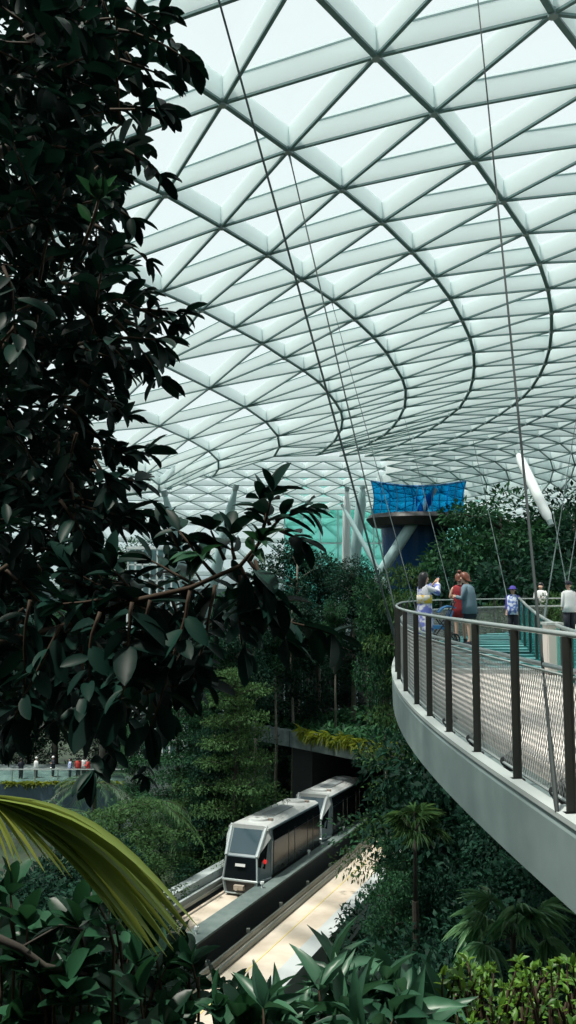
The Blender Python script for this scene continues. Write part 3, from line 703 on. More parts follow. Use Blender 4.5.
# uplights sitting in the gutter between posts
first = True
for i in range(1, min(9, len(pidx)-1)):
    k = (pidx[i]+pidx[i+1])//2; p = rail3(k, .175, ZR-.02)
    e = empty('gutter_spotlight', p, 'small black spotlight in the gutter behind the fascia rim, %s' % ['nearest the right edge', 'second from the right', 'third from the right', 'fourth from the right', 'fifth from the right', 'sixth from the right', 'seventh from the right', 'at the far curve'][i-1], 'spotlight', 'spotlights along the bridge gutter')
    mb = MB(); mb.box((p[0], p[1], p[2]+.02), (.07, .07, .06)); mb.build('base', M['black'], e)
    mb = MB(); q = V(p)+Vector((0, 0, .075)); mb.tube([q+Vector((-.05, -.03, -.01)), q+Vector((.0, 0, 0)), q+Vector((.06, .03, .03))], [.035, .042, .048], 12); mb.build('lamp_head', M['black'], e)
# inner balustrade
ib = empty('glass_balustrade', at(540, 640, 14), 'glass balustrade curving behind the near railing at the right edge', 'balustrade')
ip = [at(519, 598, 22), at(527, 606, 18.5), at(536, 613.5, 16), at(548, 621, 14), at(562, 627.5, 12.6), at(576, 632, 11.6), at(605, 642, 10.2)]
I3 = []
for a, b in zip(ip[:-1], ip[1:]):
    for t in (0, .33, .66): I3.append(a+(b-a)*t)
I3.append(ip[-1])
mb = MB(); mb.tube(I3, .03, 8); mb.build('top_rail', M['handrail'], ib, smooth=True)
mb = MB(); fz = ZR+.1
mb.rings([[(p[0], p[1], fz), (p[0], p[1], p[2]-.05), (p[0]+.02, p[1], p[2]-.05), (p[0]+.02, p[1], fz)] for p in I3]); mb.build('glass_panel', M['glass_teal'], ib)
for k in range(0, len(I3), 2):
    p = I3[k]; mb = MB(); mb.box((p[0], p[1], (p[2]+fz)/2), (.05, .05, p[2]-fz)); mb.build('baluster', M['post'], ib)
pl = empty('bridge_pylon', at(554, 660, 13), 'short beige stone pier behind the railing at the right edge', 'pier')
a, b = at(548, 665, 13.2), at(561, 625, 13.2); mb = MB(); mb.box(((a[0]+b[0])/2, 13.3, (fz+b[2])/2), (b[0]-a[0], .3, b[2]-fz)); mb.build('pier_block', M['paving'], pl, bevel=.01)
mb = MB(); mb.box(((a[0]+b[0])/2, 13.3, b[2]+.02), (b[0]-a[0]+.04, .34, .04)); mb.build('pier_cap', M['rim'], pl)
# bridge cross girder hidden beneath keeps the deck standing on hangers
# ================================================================== CABLES
def cable(px0, d0, px1, d1, r, label, m='cable', fit=False):
    a = at(*px0, d0); b = at(*px1, d1) if d1 else None
    if b is None:
        xy = lift(*px1); b = up3(xy)
    e = empty('hanger_cable', a, label, 'cable', 'steel cables hanging from the glass roof')
    L = b-a; mb = MB(); mb.tube([a+L*.0, b], r, 6); mb.build('cable_strand', M[m], e)
    mb = MB(); d = L/np.linalg.norm(L); k_ = r*5+.02
    mb.tube([a, a+d*k_, a+d*k_*6, a+d*k_*7.5], [r*1.2, r*1.6, r*1.6, r], 8); mb.build('turnbuckle', M[m], e)
    mb = MB(); mb.tube([b-d*k_*3, b], [r*1.4, r*2.0], 8); mb.build('end_socket', M['node'], e)
    return e
cable((557, 812), 5.35, (474, -40), None, .011, 'thick dark rod from the near bridge rim up past the top of the picture', 'cabledark')
cable((400, 656), 17.6, (205, -50), None, .022, 'long dark cable rising left from the bridge tip to the top edge')
cable((404, 648), 18.6, (289, 154), None, .018, 'thin cable from the bridge tip to the roof node at upper middle')
cable((424, 640), 19.8, (332, 303), None, .012, 'faint thin cable just right of the pair ending at the bridge tip')
cable((455, 612), 24, (404, 416), None, .013, 'faint short cable behind the woman in patterned white')
cable((509, 606), 25.5, (473, 440), None, .018, 'pale cable ending at the child with the purple hat')
cable((544, 620), 15, (580, 395), None, .014, 'pale cable rising right from the glass balustrade')
cable((567, 588), 27, (553, 512), 36, .02, 'short pale tie hanging from the white strut foot')
cable((567, 588), 27, (586, 470), None, .02, 'short pale tie rising to the right picture edge')
# ================================================================== FOLIAGE KINDS
def cloud(center, rx, ry, rz, n, shell=.55, up=.6, seed=0):
    r = np.random.default_rng(seed)
    u = r.normal(size=(n, 3)); u /= np.linalg.norm(u, axis=1, keepdims=True)
    rad = shell+(1-shell)*r.random(n)**.5
    p = u*rad[:, None]*np.array([rx, ry, rz])+np.array(center)
    d = u+r.normal(size=(n, 3))*.6; d[:, 2] -= .25
    ups = u*.6+r.normal(size=(n, 3))*.35+np.array([0, 0, up])
    return p, d, ups
def foliage_mesh(name, parts, L, wr, T, m, seed=0):
    r = np.random.default_rng(seed+5)
    P = np.concatenate([a[0] for a in parts]); Dd = np.concatenate([a[1] for a in parts]); U = np.concatenate([a[2] for a in parts])
    LL = L*r.uniform(.6, 1.35, len(P)); v, f = leaves(P, Dd, U, LL, LL*wr, T)
    me = bpy.data.meshes.new(name); nq, k = f.shape
    me.vertices.add(len(v)); me.vertices.foreach_set('co', v.astype(np.float32).ravel())
    me.loops.add(nq*k); me.loops.foreach_set('vertex_index', f.astype(np.int32).ravel())
    me.polygons.add(nq); me.polygons.foreach_set('loop_start', np.arange(0, nq*k, k, dtype=np.int32)); me.update(calc_edges=True)
    me.materials.append(m); return me
def wood_mesh(name, segs, m):
    mb = MB()
    for pts, r0, r1 in segs:
        n = len(pts); mb.tube(pts, [r0+(r1-r0)*i/(n-1) for i in range(n)], 7)
    me = bpy.data.meshes.new(name); me.from_pydata(mb.v, [], mb.f); me.update(); me.materials.append(m); me.polygons.foreach_set('use_smooth', [True]*len(me.polygons)); return me
KIND = {}
def make_kind(key, H, m, seed):
    r = random.Random(seed); parts = []; segs = []
    if key[:5] == 'tiers':      # layered horizontal boughs
        trunk = [(0, 0, 0), (.1, 0, H*.35), (-.05, .1, H*.7), (0, 0, H)]; segs.append((trunk, H*.018, .03))
        nt = 22
        for k in range(nt):
            t = .28+.72*k/(nt-1); z = H*t; ang = k*2.4+r.uniform(-.4, .4); R = H*.26*(1.15-t)**.7*r.uniform(.6, 1.15)+.3
            cx, cy = R*math.cos(ang), R*math.sin(ang)
            segs.append(([(0, 0, z-.3), (cx*.5, cy*.5, z-.05), (cx, cy, z+.05)], .05, .015))
            parts.append(cloud((cx*.75, cy*.75, z), R*.75+.25, R*.75+.25, .26, 620, .1, 1.2, seed*100+k))
        L, wr, T = .15, .5, T_SM
    elif key[:5] == 'dense':    # tall dense ovoid
        segs.append(([(0, 0, 0), (.1, .1, H*.5), (0, 0, H*.92)], H*.016, .04))
        for k in range(26):
            t = r.uniform(.25, 1)**.8; ang = r.uniform(0, 6.28); R = H*.2*(1.1-abs(t-.5)*1.1)*r.uniform(.3, 1)
            parts.append(cloud((R*math.cos(ang), R*math.sin(ang), H*t*.95), H*.09, H*.09, H*.075, 520, .4, .7, seed*100+k))
            segs.append(([(0, 0, H*t*.85), (R*math.cos(ang), R*math.sin(ang), H*t*.95)], .05, .015))
        L, wr, T = .19, .5, T_SM
    elif key[:5] == 'trunk':    # bare slim trunk with high crown
        segs.append(([(0, 0, 0), (.15, 0, H*.4), (0, .1, H*.75), (0, 0, H)], H*.012, .04))
        for k in range(14):
            ang = r.uniform(0, 6.28); R = r.uniform(.3, H*.13); z = H*r.uniform(.62, 1)
            parts.append(cloud((R*math.cos(ang), R*math.sin(ang), z), H*.07, H*.07, H*.05, 480, .3, .8, seed*100+k))
            segs.append(([(0, 0, z-.8), (R*math.cos(ang), R*math.sin(ang), z)], .05, .015))
        L, wr, T = .19, .5, T_SM
    elif key[:5] == 'shrub':
        for k in range(16):
            ang = r.uniform(0, 6.28); R = r.uniform(0, H*.55); z = H*r.uniform(.3, .9)*(1-.4*R/H)
            parts.append(cloud((R*math.cos(ang), R*math.sin(ang), z), H*.24, H*.24, H*.2, 420, .4, .7, seed*100+k))
            segs.append(([(0, 0, 0), (R*.4*math.cos(ang), R*.4*math.sin(ang), z*.5), (R*math.cos(ang), R*math.sin(ang), z)], .05, .012))
        L, wr, T = .11, .52, T_SM
    elif key[:5] == 'bushy':    # tall mound with bigger leaves down to the ground
        for k in range(40):
            ang = r.uniform(0, 6.28); z = H*r.uniform(.08, .97); R = r.uniform(0, H*.34)*math.sqrt(max(.1, 1-(z/H)**2))
            parts.append(cloud((R*math.cos(ang), R*math.sin(ang), z), H*.11, H*.11, H*.08, 480, .45, .8, seed*100+k))
            if k % 3 == 0: segs.append(([(0, 0, 0), (R*.3*math.cos(ang), R*.3*math.sin(ang), z*.5), (R*math.cos(ang), R*math.sin(ang), z)], .08, .015))
        L, wr, T = .15, .5, T_SM
    elif key[:4] == 'palm':
        segs.append(([(0, 0, 0), (.08, .03, H*.5), (0, 0, H)], .16, .11))
        P, Dd, U = [], [], []
        for k in range(20):
            ang = k*2.4; el = r.uniform(.1, 1.1); Lf = r.uniform(2.0, 2.9); pr = []
            for s_ in range(9):
                t = s_/8; rr = Lf*t*math.cos(el*(1-.5*t)); z = H+Lf*t*math.sin(el)-1.35*Lf*t*t*.62
                pr.append(np.array([rr*math.cos(ang), rr*math.sin(ang), z]))
            segs.append((pr, .025, .006))
            for s_ in range(1, 30):
                t = s_/30*8; i = min(int(t), 7); p = pr[i]+(pr[i+1]-pr[i])*(t-i); dd = nrm(pr[i+1]-pr[i]); sd = nrm(np.cross(dd, Wz))
                for sg in (1, -1):
                    P.append(p); Dd.append(sd*sg*.9+dd*.6-Wz*.25); U.append(Wz+sd*sg*.3)
        parts.append((np.array(P), np.array(Dd), np.array(U))); L, wr, T = .55, .075, T_SM
    elif key[:3] == 'fan':      # fan palm
        segs.append(([(0, 0, 0), (.05, .02, H)], .14, .10))
        P, Dd, U = [], [], []
        for k in range(13):
            ang = k*2.4; el = r.uniform(-.1, 1.0); Lf = r.uniform(.9, 1.4)
            tip = np.array([Lf*math.cos(el)*math.cos(ang), Lf*math.cos(el)*math.sin(ang), H+Lf*math.sin(el)]); segs.append(([(0, 0, H), tip], .02, .014))
            d0 = nrm(tip-np.array([0, 0, H])); sd = nrm(np.cross(d0, Wz)); 
            for b in np.linspace(-1.9, 1.9, 26):
                P.append(tip); Dd.append(d0*math.cos(b)+sd*math.sin(b)-Wz*.35); U.append(np.cross(sd, d0)+Wz*.2)
        parts.append((np.array(P), np.array(Dd), np.array(U))); L, wr, T = .95, .11, T_LONG
    fm = foliage_mesh('foliage', parts, L, wr, T, m, seed); wm = wood_mesh('trunk', segs, M['bark_pale'] if key[:5] in ('trunk', 'dense') else M['bark'])
    zz = max(v.co.z for v in fm.vertices) if key[:4] != 'palm' and key[:3] != 'fan' else H+1.0
    KIND[key] = (fm, wm, H if key[:3] in ('pal', 'fan') else zz*.985)
for key, H, m, sd in (('tiers1', 11, 'leaf_b', 1), ('tiers2', 10, 'leaf_c', 2), ('dense1', 13, 'leaf_a', 3), ('dense2', 12, 'leaf_b', 4), ('trunk1', 13, 'leaf_a', 5), ('trunk2', 14, 'leaf_b', 6),
                      ('shrub1', 2.4, 'leaf_b', 7), ('shrub2', 2.2, 'leaf_c', 8), ('bushy1', 8, 'leaf_a', 9), ('bushy2', 8, 'leaf_b', 10), ('palm1', 5, 'leaf_palm', 11), ('palm2', 4, 'leaf_c', 12), ('fan1', 4, 'leaf_fan_lit', 13), ('shrub3', 2.3, 'leaf_a', 14), ('fan2', 4, 'leaf_c', 15)):
    make_kind(key, H, M[m], sd)
NAMES = {'tiers': ('tiered_tree', 'tree'), 'dense': ('dense_tree', 'tree'), 'trunk': ('slender_tree', 'tree'), 'shrub': ('shrub', 'shrub'), 'bushy': ('bushy_tree', 'tree'), 'palm': ('feather_palm', 'palm'), 'fan': ('fan_palm', 'palm')}
def plant(key, px, toppy, d, label, base=0.0, group='forest trees and palms', sx=1):
    nm, cat = [v for k, v in NAMES.items() if key.startswith(k)][0]
    fm, wm, H = KIND[key]; top = at(px, toppy, d); x, y = top[0], top[1]; h = top[2]-base
    s_ = h/H; r = random.uniform(0, 6.28)
    e = empty(nm, (x, y, base), label, cat, group)
    sxy = s_*sx
    if nm in ('feather_palm', 'fan_palm'):          # crown keeps its size, the trunk takes the height
        o = bpy.data.objects.new('foliage', fm); C.objects.link(o); o.parent = e; o.scale = (sx, sx, sx); o.location = (0, 0, h-1.0-H*sx); o.rotation_euler = (0, 0, r)
        o = bpy.data.objects.new('stalks', wm); C.objects.link(o); o.parent = e; o.scale = (sx, sx, sx); o.location = (0, 0, h-1.0-H*sx); o.rotation_euler = (0, 0, r)
        mb = MB(); mb.tube([(0, 0, 0), (.05, .05, h*.4), (0, 0, h-1.0-H*sx+.1)], [.22*sx+.04, .16*sx+.03, .15*sx+.02], 8); mb.build('trunk', M['bark'], e, world=False)
        return e
    for n2, me in (('foliage', fm), ('trunk', wm)):
        o = bpy.data.objects.new(n2, me); C.objects.link(o); o.parent = e; o.scale = (sxy, sxy, s_); o.rotation_euler = (0, 0, r)
    return e
OVZ = pL[2]+1.0
FOREST = [
 # right background behind the bridge
 ('dense2', 488, 500, 50, 'pale leafed tree left of the white strut behind the bridge', 0, .9), ('tiers1', 500, 508, 44, 'layered dark tree directly behind the purple hatted child', 0, 1),
 ('dense2', 535, 486, 48, 'tall leafy tree under the top of the white strut', 0, 1), ('dense1', 572, 482, 46, 'tall dark tree at the right picture edge', 0, 1),
 ('bushy2', 476, 528, 42, 'spreading green tree behind the couple in red and grey', 0, .75), ('tiers2', 418, 566, 42, 'light layered tree just left above the woman photographing', 0, .55),
 ('bushy1', 520, 548, 36, 'dark bushy tree behind the glass floor', 0, 1), ('bushy1', 458, 568, 38, 'dark mound tree at the back of the glass floor', 0, .8), ('bushy2', 565, 560, 38, 'bushy tree behind the right balustrade', 0, 1),
 ('shrub2', 548, 590, 31, 'yellowish shrub beside the white capped visitor at right', 15.2, .7), ('shrub2', 490, 600, 31, 'bright shrub left of the purple hatted child', 15.2, .6), 
 # centre
 ('trunk2', 383, 572, 44, 'slender green crowned tree standing just left of the bridge tip', 0, .5),
 ('dense1', 352, 556, 73, 'dark upright tree beneath the white column', OVZ, 1.1), ('dense1', 318, 548, 80, 'dark tree right of the hanging leaf cluster', OVZ, 1.1), ('trunk1', 298, 540, 78, 'slender tree with yellow tips at left of the centre group', 0, 1),
 ('dense2', 388, 572, 72, 'green tree left of the bridge tip', OVZ, 1.1), ('dense1', 405, 600, 70, 'dark tree immediately behind the bridge tip', OVZ, 1), ('trunk2', 335, 600, 70, 'slender pale trunked tree above the overpass', OVZ, .8),
 ('trunk1', 366, 600, 71, 'dark tree with pale trunk above the overpass planting', OVZ, 1), ('trunk1', 292, 600, 72, 'thin tree with bare trunk left of the overpass', 0, .8), ('trunk1', 255, 590, 68, 'thin bare trunked tree left of the tunnel', 0, .8),
 ('trunk2', 275, 620, 70, 'bare trunked tree above the rear train car', 0, .8), ('trunk1', 240, 610, 60, 'slender tree over the front train car', 0, .9), ('bushy1', 345, 640, 84, 'dark backing tree behind the overpass', OVZ, 1.6), ('bushy1', 310, 640, 86, 'dark backing tree left behind the overpass', 0, 1.0),
 ('dense1', 270, 590, 76, 'dark backing tree behind the bare trunks', 0, 1.1), ('bushy1', 395, 640, 82, 'dark backing tree right behind the overpass', OVZ, 1.6), ('dense2', 228, 585, 74, 'mid green backing tree behind the hanging sprigs', 0, 1.1),
 # left background
 ('dense2', 150, 538, 76, 'pale green tree rising above the glass pavilion', 0, .8), ('dense2', 105, 552, 74, 'pale green tree left of the glass pavilion', 0, 1), ('tiers1', 205, 640, 60, 'layered tree behind the hanging leafy sprigs', 0, 1), ('tiers2', 235, 668, 52, 'light layered tree right of the hanging sprigs', 0, .8),
 ('tiers1', 180, 690, 56, 'layered tree over the terrace end', 0, 1), ('bushy1', 30, 715, 82, 'dark rounded tree behind the left half of the terrace', 0, 1.8), ('bushy1', 110, 712, 83, 'dark rounded tree behind the right half of the terrace', 0, 1.8), ('bushy1', 175, 705, 80, 'dark rounded tree far behind the hanging sprigs', 0, 1.5), ('dense1', 60, 600, 80, 'dark tree far behind the terrace at left', 0, 1.3), ('dense1', 130, 640, 78, 'dark tree behind the right end of the terrace', 0, 1.2), ('dense1', 10, 620, 80, 'dark tree at the far left picture edge', 0, 1.3), ('dense1', 195, 600, 82, 'dark tree far behind between pavilion and trunks', 0, 1.2),
 ('dense2', 135, 712, 62, 'mid green tree beside the terrace visitors', 0, .8), ('dense1', 215, 715, 54, 'dark tree left of the bare trunks', 0, .8), ('bushy1', 215, 742, 54, 'dark rounded tree behind the front train car', 0, 1), ('shrub1', 262, 766, 66, 'rounded bush close to the train roof', 0, .35), ('bushy2', 238, 748, 64, 'leafy tree behind the train roof', 0, .9), ('bushy1', 284, 735, 76, 'dark bush tree left of the tunnel mouth', 0, .8),
 # left middle ground
 ('palm1', 95, 768, 48, 'dark feather palm below the terrace visitors', 0, 1), ('palm1', 60, 798, 44, 'feather palm under the slate terrace wall', 0, 1), ('palm2', 150, 788, 46, 'feather palm between the terrace and the train', 0, 1),
 ('tiers2', 120, 800, 40, 'light layered shrub tree left of the train', 0, 1.2), ('tiers1', 160, 815, 46, 'layered tree just left of the train nose', 0, 1.1), ('tiers2', 185, 795, 54, 'layered tree behind the train nose', 0, 1.2), ('tiers2', 130, 845, 38, 'green layered tree above the left guideway parapet', 0, 1.1),
 ('bushy2', 118, 868, 34, 'leafy bush tree at the left guideway parapet', 0, .7), ('bushy1', 110, 835, 34, 'dark bush tree behind the palm frond', 0, 1), ('bushy1', 60, 850, 30, 'dark bush tree under the palm frond', 0, 1), ('bushy1', 20, 870, 26, 'dark bush tree at lower left edge', 0, 1.2), ('bushy1', 90, 880, 28, 'dark bush tree beneath the tips of the palm frond', 0, 1), ('bushy1', 85, 900, 22, 'dark bush below the palm frond blades', 0, 1),
 ('bushy2', 195, 770, 58, 'green bush tree over the train front', 0, 1), 
 # right lower slope
 ('bushy1', 466, 775, 44, 'dark bush tree at the right mouth of the tunnel', 0, .6), ('bushy2', 484, 800, 34, 'bushy tree below the bridge tip', 0, .6), ('bushy1', 500, 800, 30, 'dark bushy tree under the bridge fascia', 0, .8), ('tiers1', 398, 838, 34, 'layered tree beside the right slab edge', 0, .55), ('bushy1', 530, 845, 26, 'dark bushy tree under the middle of the fascia', 0, 1),
 ('bushy1', 440, 870, 26, 'dark bushy tree in the middle of the lower slope', 0, .6), ('fan2', 414, 796, 25, 'bright yellow green palm below the bridge tip', 0, .5), ('tiers1', 392, 872, 26, 'fine leafed dark tree overhanging the slab end', 0, .6), ('bushy1', 480, 905, 22, 'dark bushy tree behind the fan palm', 0, 1), ('bushy1', 550, 900, 22, 'dark bushy tree at the lower right edge', 0, 1),
 ('bushy1', 420, 930, 20, 'dark bushy tree at the foot of the slope', 0, .8), ('fan1', 512, 872, 14, 'fan palm with drooping fronds coloured as if sunlit at lower right', 0, .50), ('bushy1', 450, 950, 17, 'dark bush just above the bright hedge', 0, .9), ('bushy1', 385, 965, 18, 'dark bush behind the big leaf shrub', 0, .4), ('bushy1', 545, 950, 16, 'dark bush above the right end of the hedge', 0, .9),
]
for key, px, py, d, lab, base, sx in FOREST: plant(key, px, py, d, lab, base, sx=sx)
# ================================================================== FOREGROUND TREE
class Sprigs:
    def __init__(s): s.B, s.D, s.U, s.L = [], [], [], []; s.mb = MB()
    def sprig(s, p0, d0, length, n, leafL, droop=.3, r0=.006, spread=.9, tip=3, thick=True, along=.5):
        p = np.array(p0, float); d = nrm(d0); st = length/n; pts = [p.copy()]; ph = random.uniform(0, 6.28)
        for i in range(n):
            d = nrm(d+np.array([random.gauss(0, .09), random.gauss(0, .09), -droop*st+random.gauss(0, .05)])); p = p+d*st; pts.append(p.copy())
            a = nrm(np.cross(d, Wz+np.array([.01, 0, 0]))); b = np.cross(a, d)
            for sg in (1, -1):
                ph2 = ph+i*1.9+(PI if sg < 0 else 0)
                sd = a*math.cos(ph2*.35)*sg+b*math.sin(ph2)*.55
                if random.random() < .12: continue
                s.B.append(p.copy()); s.D.append(nrm(d*along+sd*spread+RNG.normal(size=3)*.12+np.array([0, 0, -.12*random.random()]))); s.U.append(nrm(Wz*.9+b*.5+RNG.normal(size=3)*.3)); s.L.append(leafL*random.uniform(.7, 1.15)*(1-.25*i/n))
        for k in range(tip):
            s.B.append(p.copy()); s.D.append(nrm(d+RNG.normal(size=3)*.55)); s.U.append(nrm(Wz+RNG.normal(size=3)*.4)); s.L.append(leafL*random.uniform(.75, 1.05))
        if thick: s.mb.tube(pts, [r0*(1-.7*i/len(pts)) for i in range(len(pts))], 5)
        return p
    def finish(s, parent, leafm, woodm, wr=.42, T=T_BIG, fname='foliage', wname='twigs'):
        L = np.array(s.L); v, f = leaves(np.array(s.B), np.array(s.D), np.array(s.U), L, L*wr*RNG.uniform(.85, 1.15, len(L)), T)
        npmesh(fname, v, f, leafm, parent, smooth=True)['kind'] = 'stuff'
        if s.mb.v: s.mb.build(wname, woodm, parent, smooth=True)['kind'] = 'stuff'
def inpoly(x, y, P):
    c = False; j = len(P)-1
    for i in range(len(P)):
        if (P[i][1] > y) != (P[j][1] > y) and x < (P[j][0]-P[i][0])*(y-P[i][1])/(P[j][1]-P[i][1])+P[i][0]: c = not c
        j = i
    return c
ft = empty('broadleaf_tree', (-2.6, 2.6, 15.2), 'large dark broadleaf tree filling the left side with glossy leaves', 'tree')
sp = Sprigs(); random.seed(33); RNG = np.random.default_rng(5)
MASS = [(-60, -40), (100, -40), (112, 0), (140, 50), (152, 100), (140, 150), (130, 195), (112, 225), (108, 290), (135, 305), (128, 345), (112, 390), (122, 420), (108, 455), (100, 490), (80, 525), (55, 545), (50, 575), (105, 588), (190, 585), (240, 580), (255, 605), (225, 650), (205, 690), (185, 725), (110, 705), (80, 695), (60, 715), (-60, 728)]
cnt_ = 0
while cnt_ < 820:
    x, y = random.uniform(-60, 260), random.uniform(-40, 760)
    if not inpoly(x, y, MASS): continue
    if x > 105 and y < 560 and random.random() < .22: continue
    d = random.uniform(2.5, 4.4) if cnt_ < 430 else random.uniform(3.6, 5.5); dx = random.uniform(-.6, 1) if x < 100 else random.uniform(-.8, .5)
    n = random.randint(4, 7); L_ = .11*random.uniform(.8, 1.25)
    sp.sprig(at(x-12, y-6, d), (dx, random.uniform(-.6, .6), random.uniform(-.7, .5)), .045*n, n, L_, thick=random.random() < .7); cnt_ += 1
def pxsprig(a, b, d, n, leafL, **k):
    p, q = at(*a, d), at(*b, d); return sp.sprig(p, q-p, np.linalg.norm(q-p), n, leafL, **k)
for a, b, d, n, l in (((118, 30), (192, 52), 2.6, 6, .10), ((125, 8), (190, 38), 2.7, 6, .10), ((120, 60), (165, 72), 2.6, 4, .10), ((100, 20), (160, 20), 2.8, 5, .1),
                      ((110, 110), (158, 108), 2.6, 4, .10), ((125, 150), (160, 172), 2.6, 4, .09), ((120, 180), (150, 245), 2.5, 0, .1), ((95, 225), (150, 252), 2.7, 6, .075), ((90, 195), (130, 215), 2.5, 6, .09),
                      ((120, 300), (178, 326), 2.6, 6, .085), ((140, 310), (185, 315), 2.6, 5, .085), ((125, 320), (165, 345), 2.7, 4, .085), ((95, 330), (130, 360), 2.6, 4, .09), ((80, 380), (125, 420), 2.6, 5, .09), ((85, 430), (125, 455), 2.6, 4, .09),
                      ((95, 460), (112, 490), 2.5, 3, .10), ((90, 470), (135, 480), 2.5, 3, .10), ((60, 500), (85, 540), 2.5, 4, .10)):
    if n: pxsprig(a, b, d, n, l)
# the lower lateral branch that reaches right
lat = [at(-40, 650, 2.9), at(60, 628, 2.6), at(130, 602, 2.4), at(190, 588, 2.3), at(240, 566, 2.25), at(270, 530, 2.2), at(292, 505, 2.2)]
sp.mb.tube(lat, [.013, .011, .009, .007, .006, .0045, .003], 8)
for a, b, d, n, l in (((262, 535), (275, 492), 2.2, 4, .095), ((275, 520), (305, 508), 2.2, 4, .09), ((270, 525), (258, 500), 2.25, 3, .09), ((280, 530), (300, 540), 2.25, 3, .09),
                      ((215, 575), (180, 528), 2.3, 3, .10), ((190, 565), (165, 530), 2.35, 2, .1), ((225, 560), (212, 530), 2.3, 3, .10), ((235, 560), (228, 535), 2.3, 3, .09), ((240, 566), (262, 612), 2.3, 5, .11), ((248, 560), (280, 600), 2.25, 4, .11), ((255, 560), (285, 640), 2.35, 4, .09), ((240, 575), (240, 650), 2.35, 6, .1),
                      ((132, 602), (112, 700), 2.2, 9, .125), ((150, 600), (140, 660), 2.3, 6, .12), ((190, 590), (166, 735), 2.3, 11, .12), ((100, 612), (65, 700), 2.3, 8, .125), ((60, 625), (20, 720), 2.4, 8, .12), ((215, 585), (205, 680), 2.4, 8, .11),
                      ((170, 595), (190, 690), 2.5, 8, .11), ((80, 620), (86, 705), 2.6, 7, .12), ((120, 600), (60, 600), 2.4, 5, .12), ((30, 600), (0, 700), 2.4, 8, .12), ((195, 585), (150, 560), 2.4, 4, .11), ((140, 600), (110, 570), 2.4, 4, .12)):
    pxsprig(a, b, d, n, l, droop=.1, along=.22 if b[1] > a[1]+50 else .5)
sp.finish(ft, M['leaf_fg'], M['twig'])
ros = Sprigs()
for a, b in (((250, 560), (258, 545)), ((84, 245), (100, 200)), ((196, 560), (205, 556))):
    p, q = at(*a, 2.2), at(*b, 2.15); ros.sprig(p, q-p, np.linalg.norm(q-p), 2, .085, tip=6)
ros.finish(ft, M['leaf_fg2'], M['twig'], .36, T_LONG, 'young_leaves', 'green_twig')
trunk = [(-2.6, 2.6, 15.2), (-2.45, 2.7, 16.5), (-2.3, 2.8, 18), (-2.1, 2.9, 20), (-1.9, 3.1, 22.5)]
mb = MB(); mb.tube(trunk, [.17, .14, .12, .09, .04], 12)
for a, q in ((2, (-1.0, 2.8, 18.8)), (3, (-.9, 2.9, 20.6)), (3, (-1.0, 3.3, 21.3)), (2, tuple(lat[0])), (1, (-1.3, 2.9, 18.2)), (4, (-.8, 3.0, 21.8))):
    p = np.array(trunk[a]); q = np.array(q); mb.tube([p, p*.5+q*.5+np.array([0, 0, .08]), q], [.05, .035, .018], 8)
mb.build('trunk', M['bark'], ft, smooth=True)
# planter ledge they grow from (just below the picture)
pb = empty('planter_bed', (0, 3.0, 15.0), 'dark planter bed at the very bottom of the picture', 'planter', kind='structure')
mb = MB(); mb.box((0, 1.9, 16.75), (9, 2.2, .3)); mb.build('soil_bed', M['soil'], pb)
mb = MB(); mb.box((-2.8, 2.0, 15.2), (3, 3, .1)); mb.box((0, 1.9, 16.55), (9.2, 2.4, .2)); mb.build('planter_wall', M['darkcon'], pb)
mb = MB(); mb.box((0, 1.9, 8), (9, 1.5, 16.9)); mb.build('planter_support', M['darkcon'], pb)
# ---- bottom shrubs
def shrub(name, label, cat, stems, leafL, leafm, wr, T=T_BIG, wood='twig', base=None, droop=.2, d=(1.9, 2.6)):
    e = empty(name, base, label, cat); q = Sprigs()
    for (x, y, n, l) in stems:
        dd = random.uniform(*d); p = at(x, y+random.uniform(25, 60), dd); t = at(x+random.uniform(-12, 12), y, dd)
        q.mb.tube([np.array([p[0], p[1]*.9+.2, 16.88]), p, (p+t)/2], [.005, .004, .003], 6)
        q.sprig(p, t-p, np.linalg.norm(t-p), n, leafL*l, droop=droop, r0=.005, tip=4)
    q.finish(e, leafm, M[wood], wr, T); return e
random.seed(21)
POLY = [(-10, 900), (40, 885), (90, 905), (130, 900), (165, 935), (200, 955), (235, 990), (250, 1050), (-10, 1050)]
st = []
while len(st) < 85:
    x, y = random.uniform(-10, 250), random.uniform(880, 1050)
    if inpoly(x, y, POLY): st.append((x, y, random.randint(2, 4), random.uniform(.7, 1.1)))
st += [(random.uniform(-10, 250), random.uniform(1000, 1075), 3, 1.1) for _ in range(40)]
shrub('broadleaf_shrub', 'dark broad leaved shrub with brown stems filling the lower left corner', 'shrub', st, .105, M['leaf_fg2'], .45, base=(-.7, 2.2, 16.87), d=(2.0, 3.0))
st = [(x+random.uniform(-9, 9), y+28+random.uniform(-4, 8), random.randint(2, 3), random.uniform(.7, 1.1)) for x, y in
      ((248, 995), (262, 985), (280, 968), (298, 985), (315, 975), (330, 960), (345, 968), (352, 950), (365, 965), (378, 955), (392, 958), (405, 975), (420, 990), (435, 1000), (270, 1000), (300, 1005), (330, 1000), (360, 1000), (390, 1000), (415, 1010), (250, 1015), (285, 1025), (320, 1025), (350, 1030), (380, 1030), (410, 1035), (440, 1030), (340, 985), (370, 985), (400, 1000), (460, 1035), (230, 1030))]
st += [(random.uniform(240, 450), random.uniform(1010, 1075), 3, 1.0) for _ in range(25)]
shrub('long_leaf_shrub', 'mid green shrub with long pointed leaves at bottom centre', 'shrub', st, .16, M['leaf_fg3'], .29, T_LONG, base=(.35, 2.2, 16.87), d=(2.0, 2.6))
st = []
for k in range(150):
    x = random.uniform(425, 600); y = random.uniform(972, 1050) if random.random() < .75 else random.uniform(960, 990)
    st.append((x, y, random.randint(3, 5), random.uniform(.7, 1.1)))
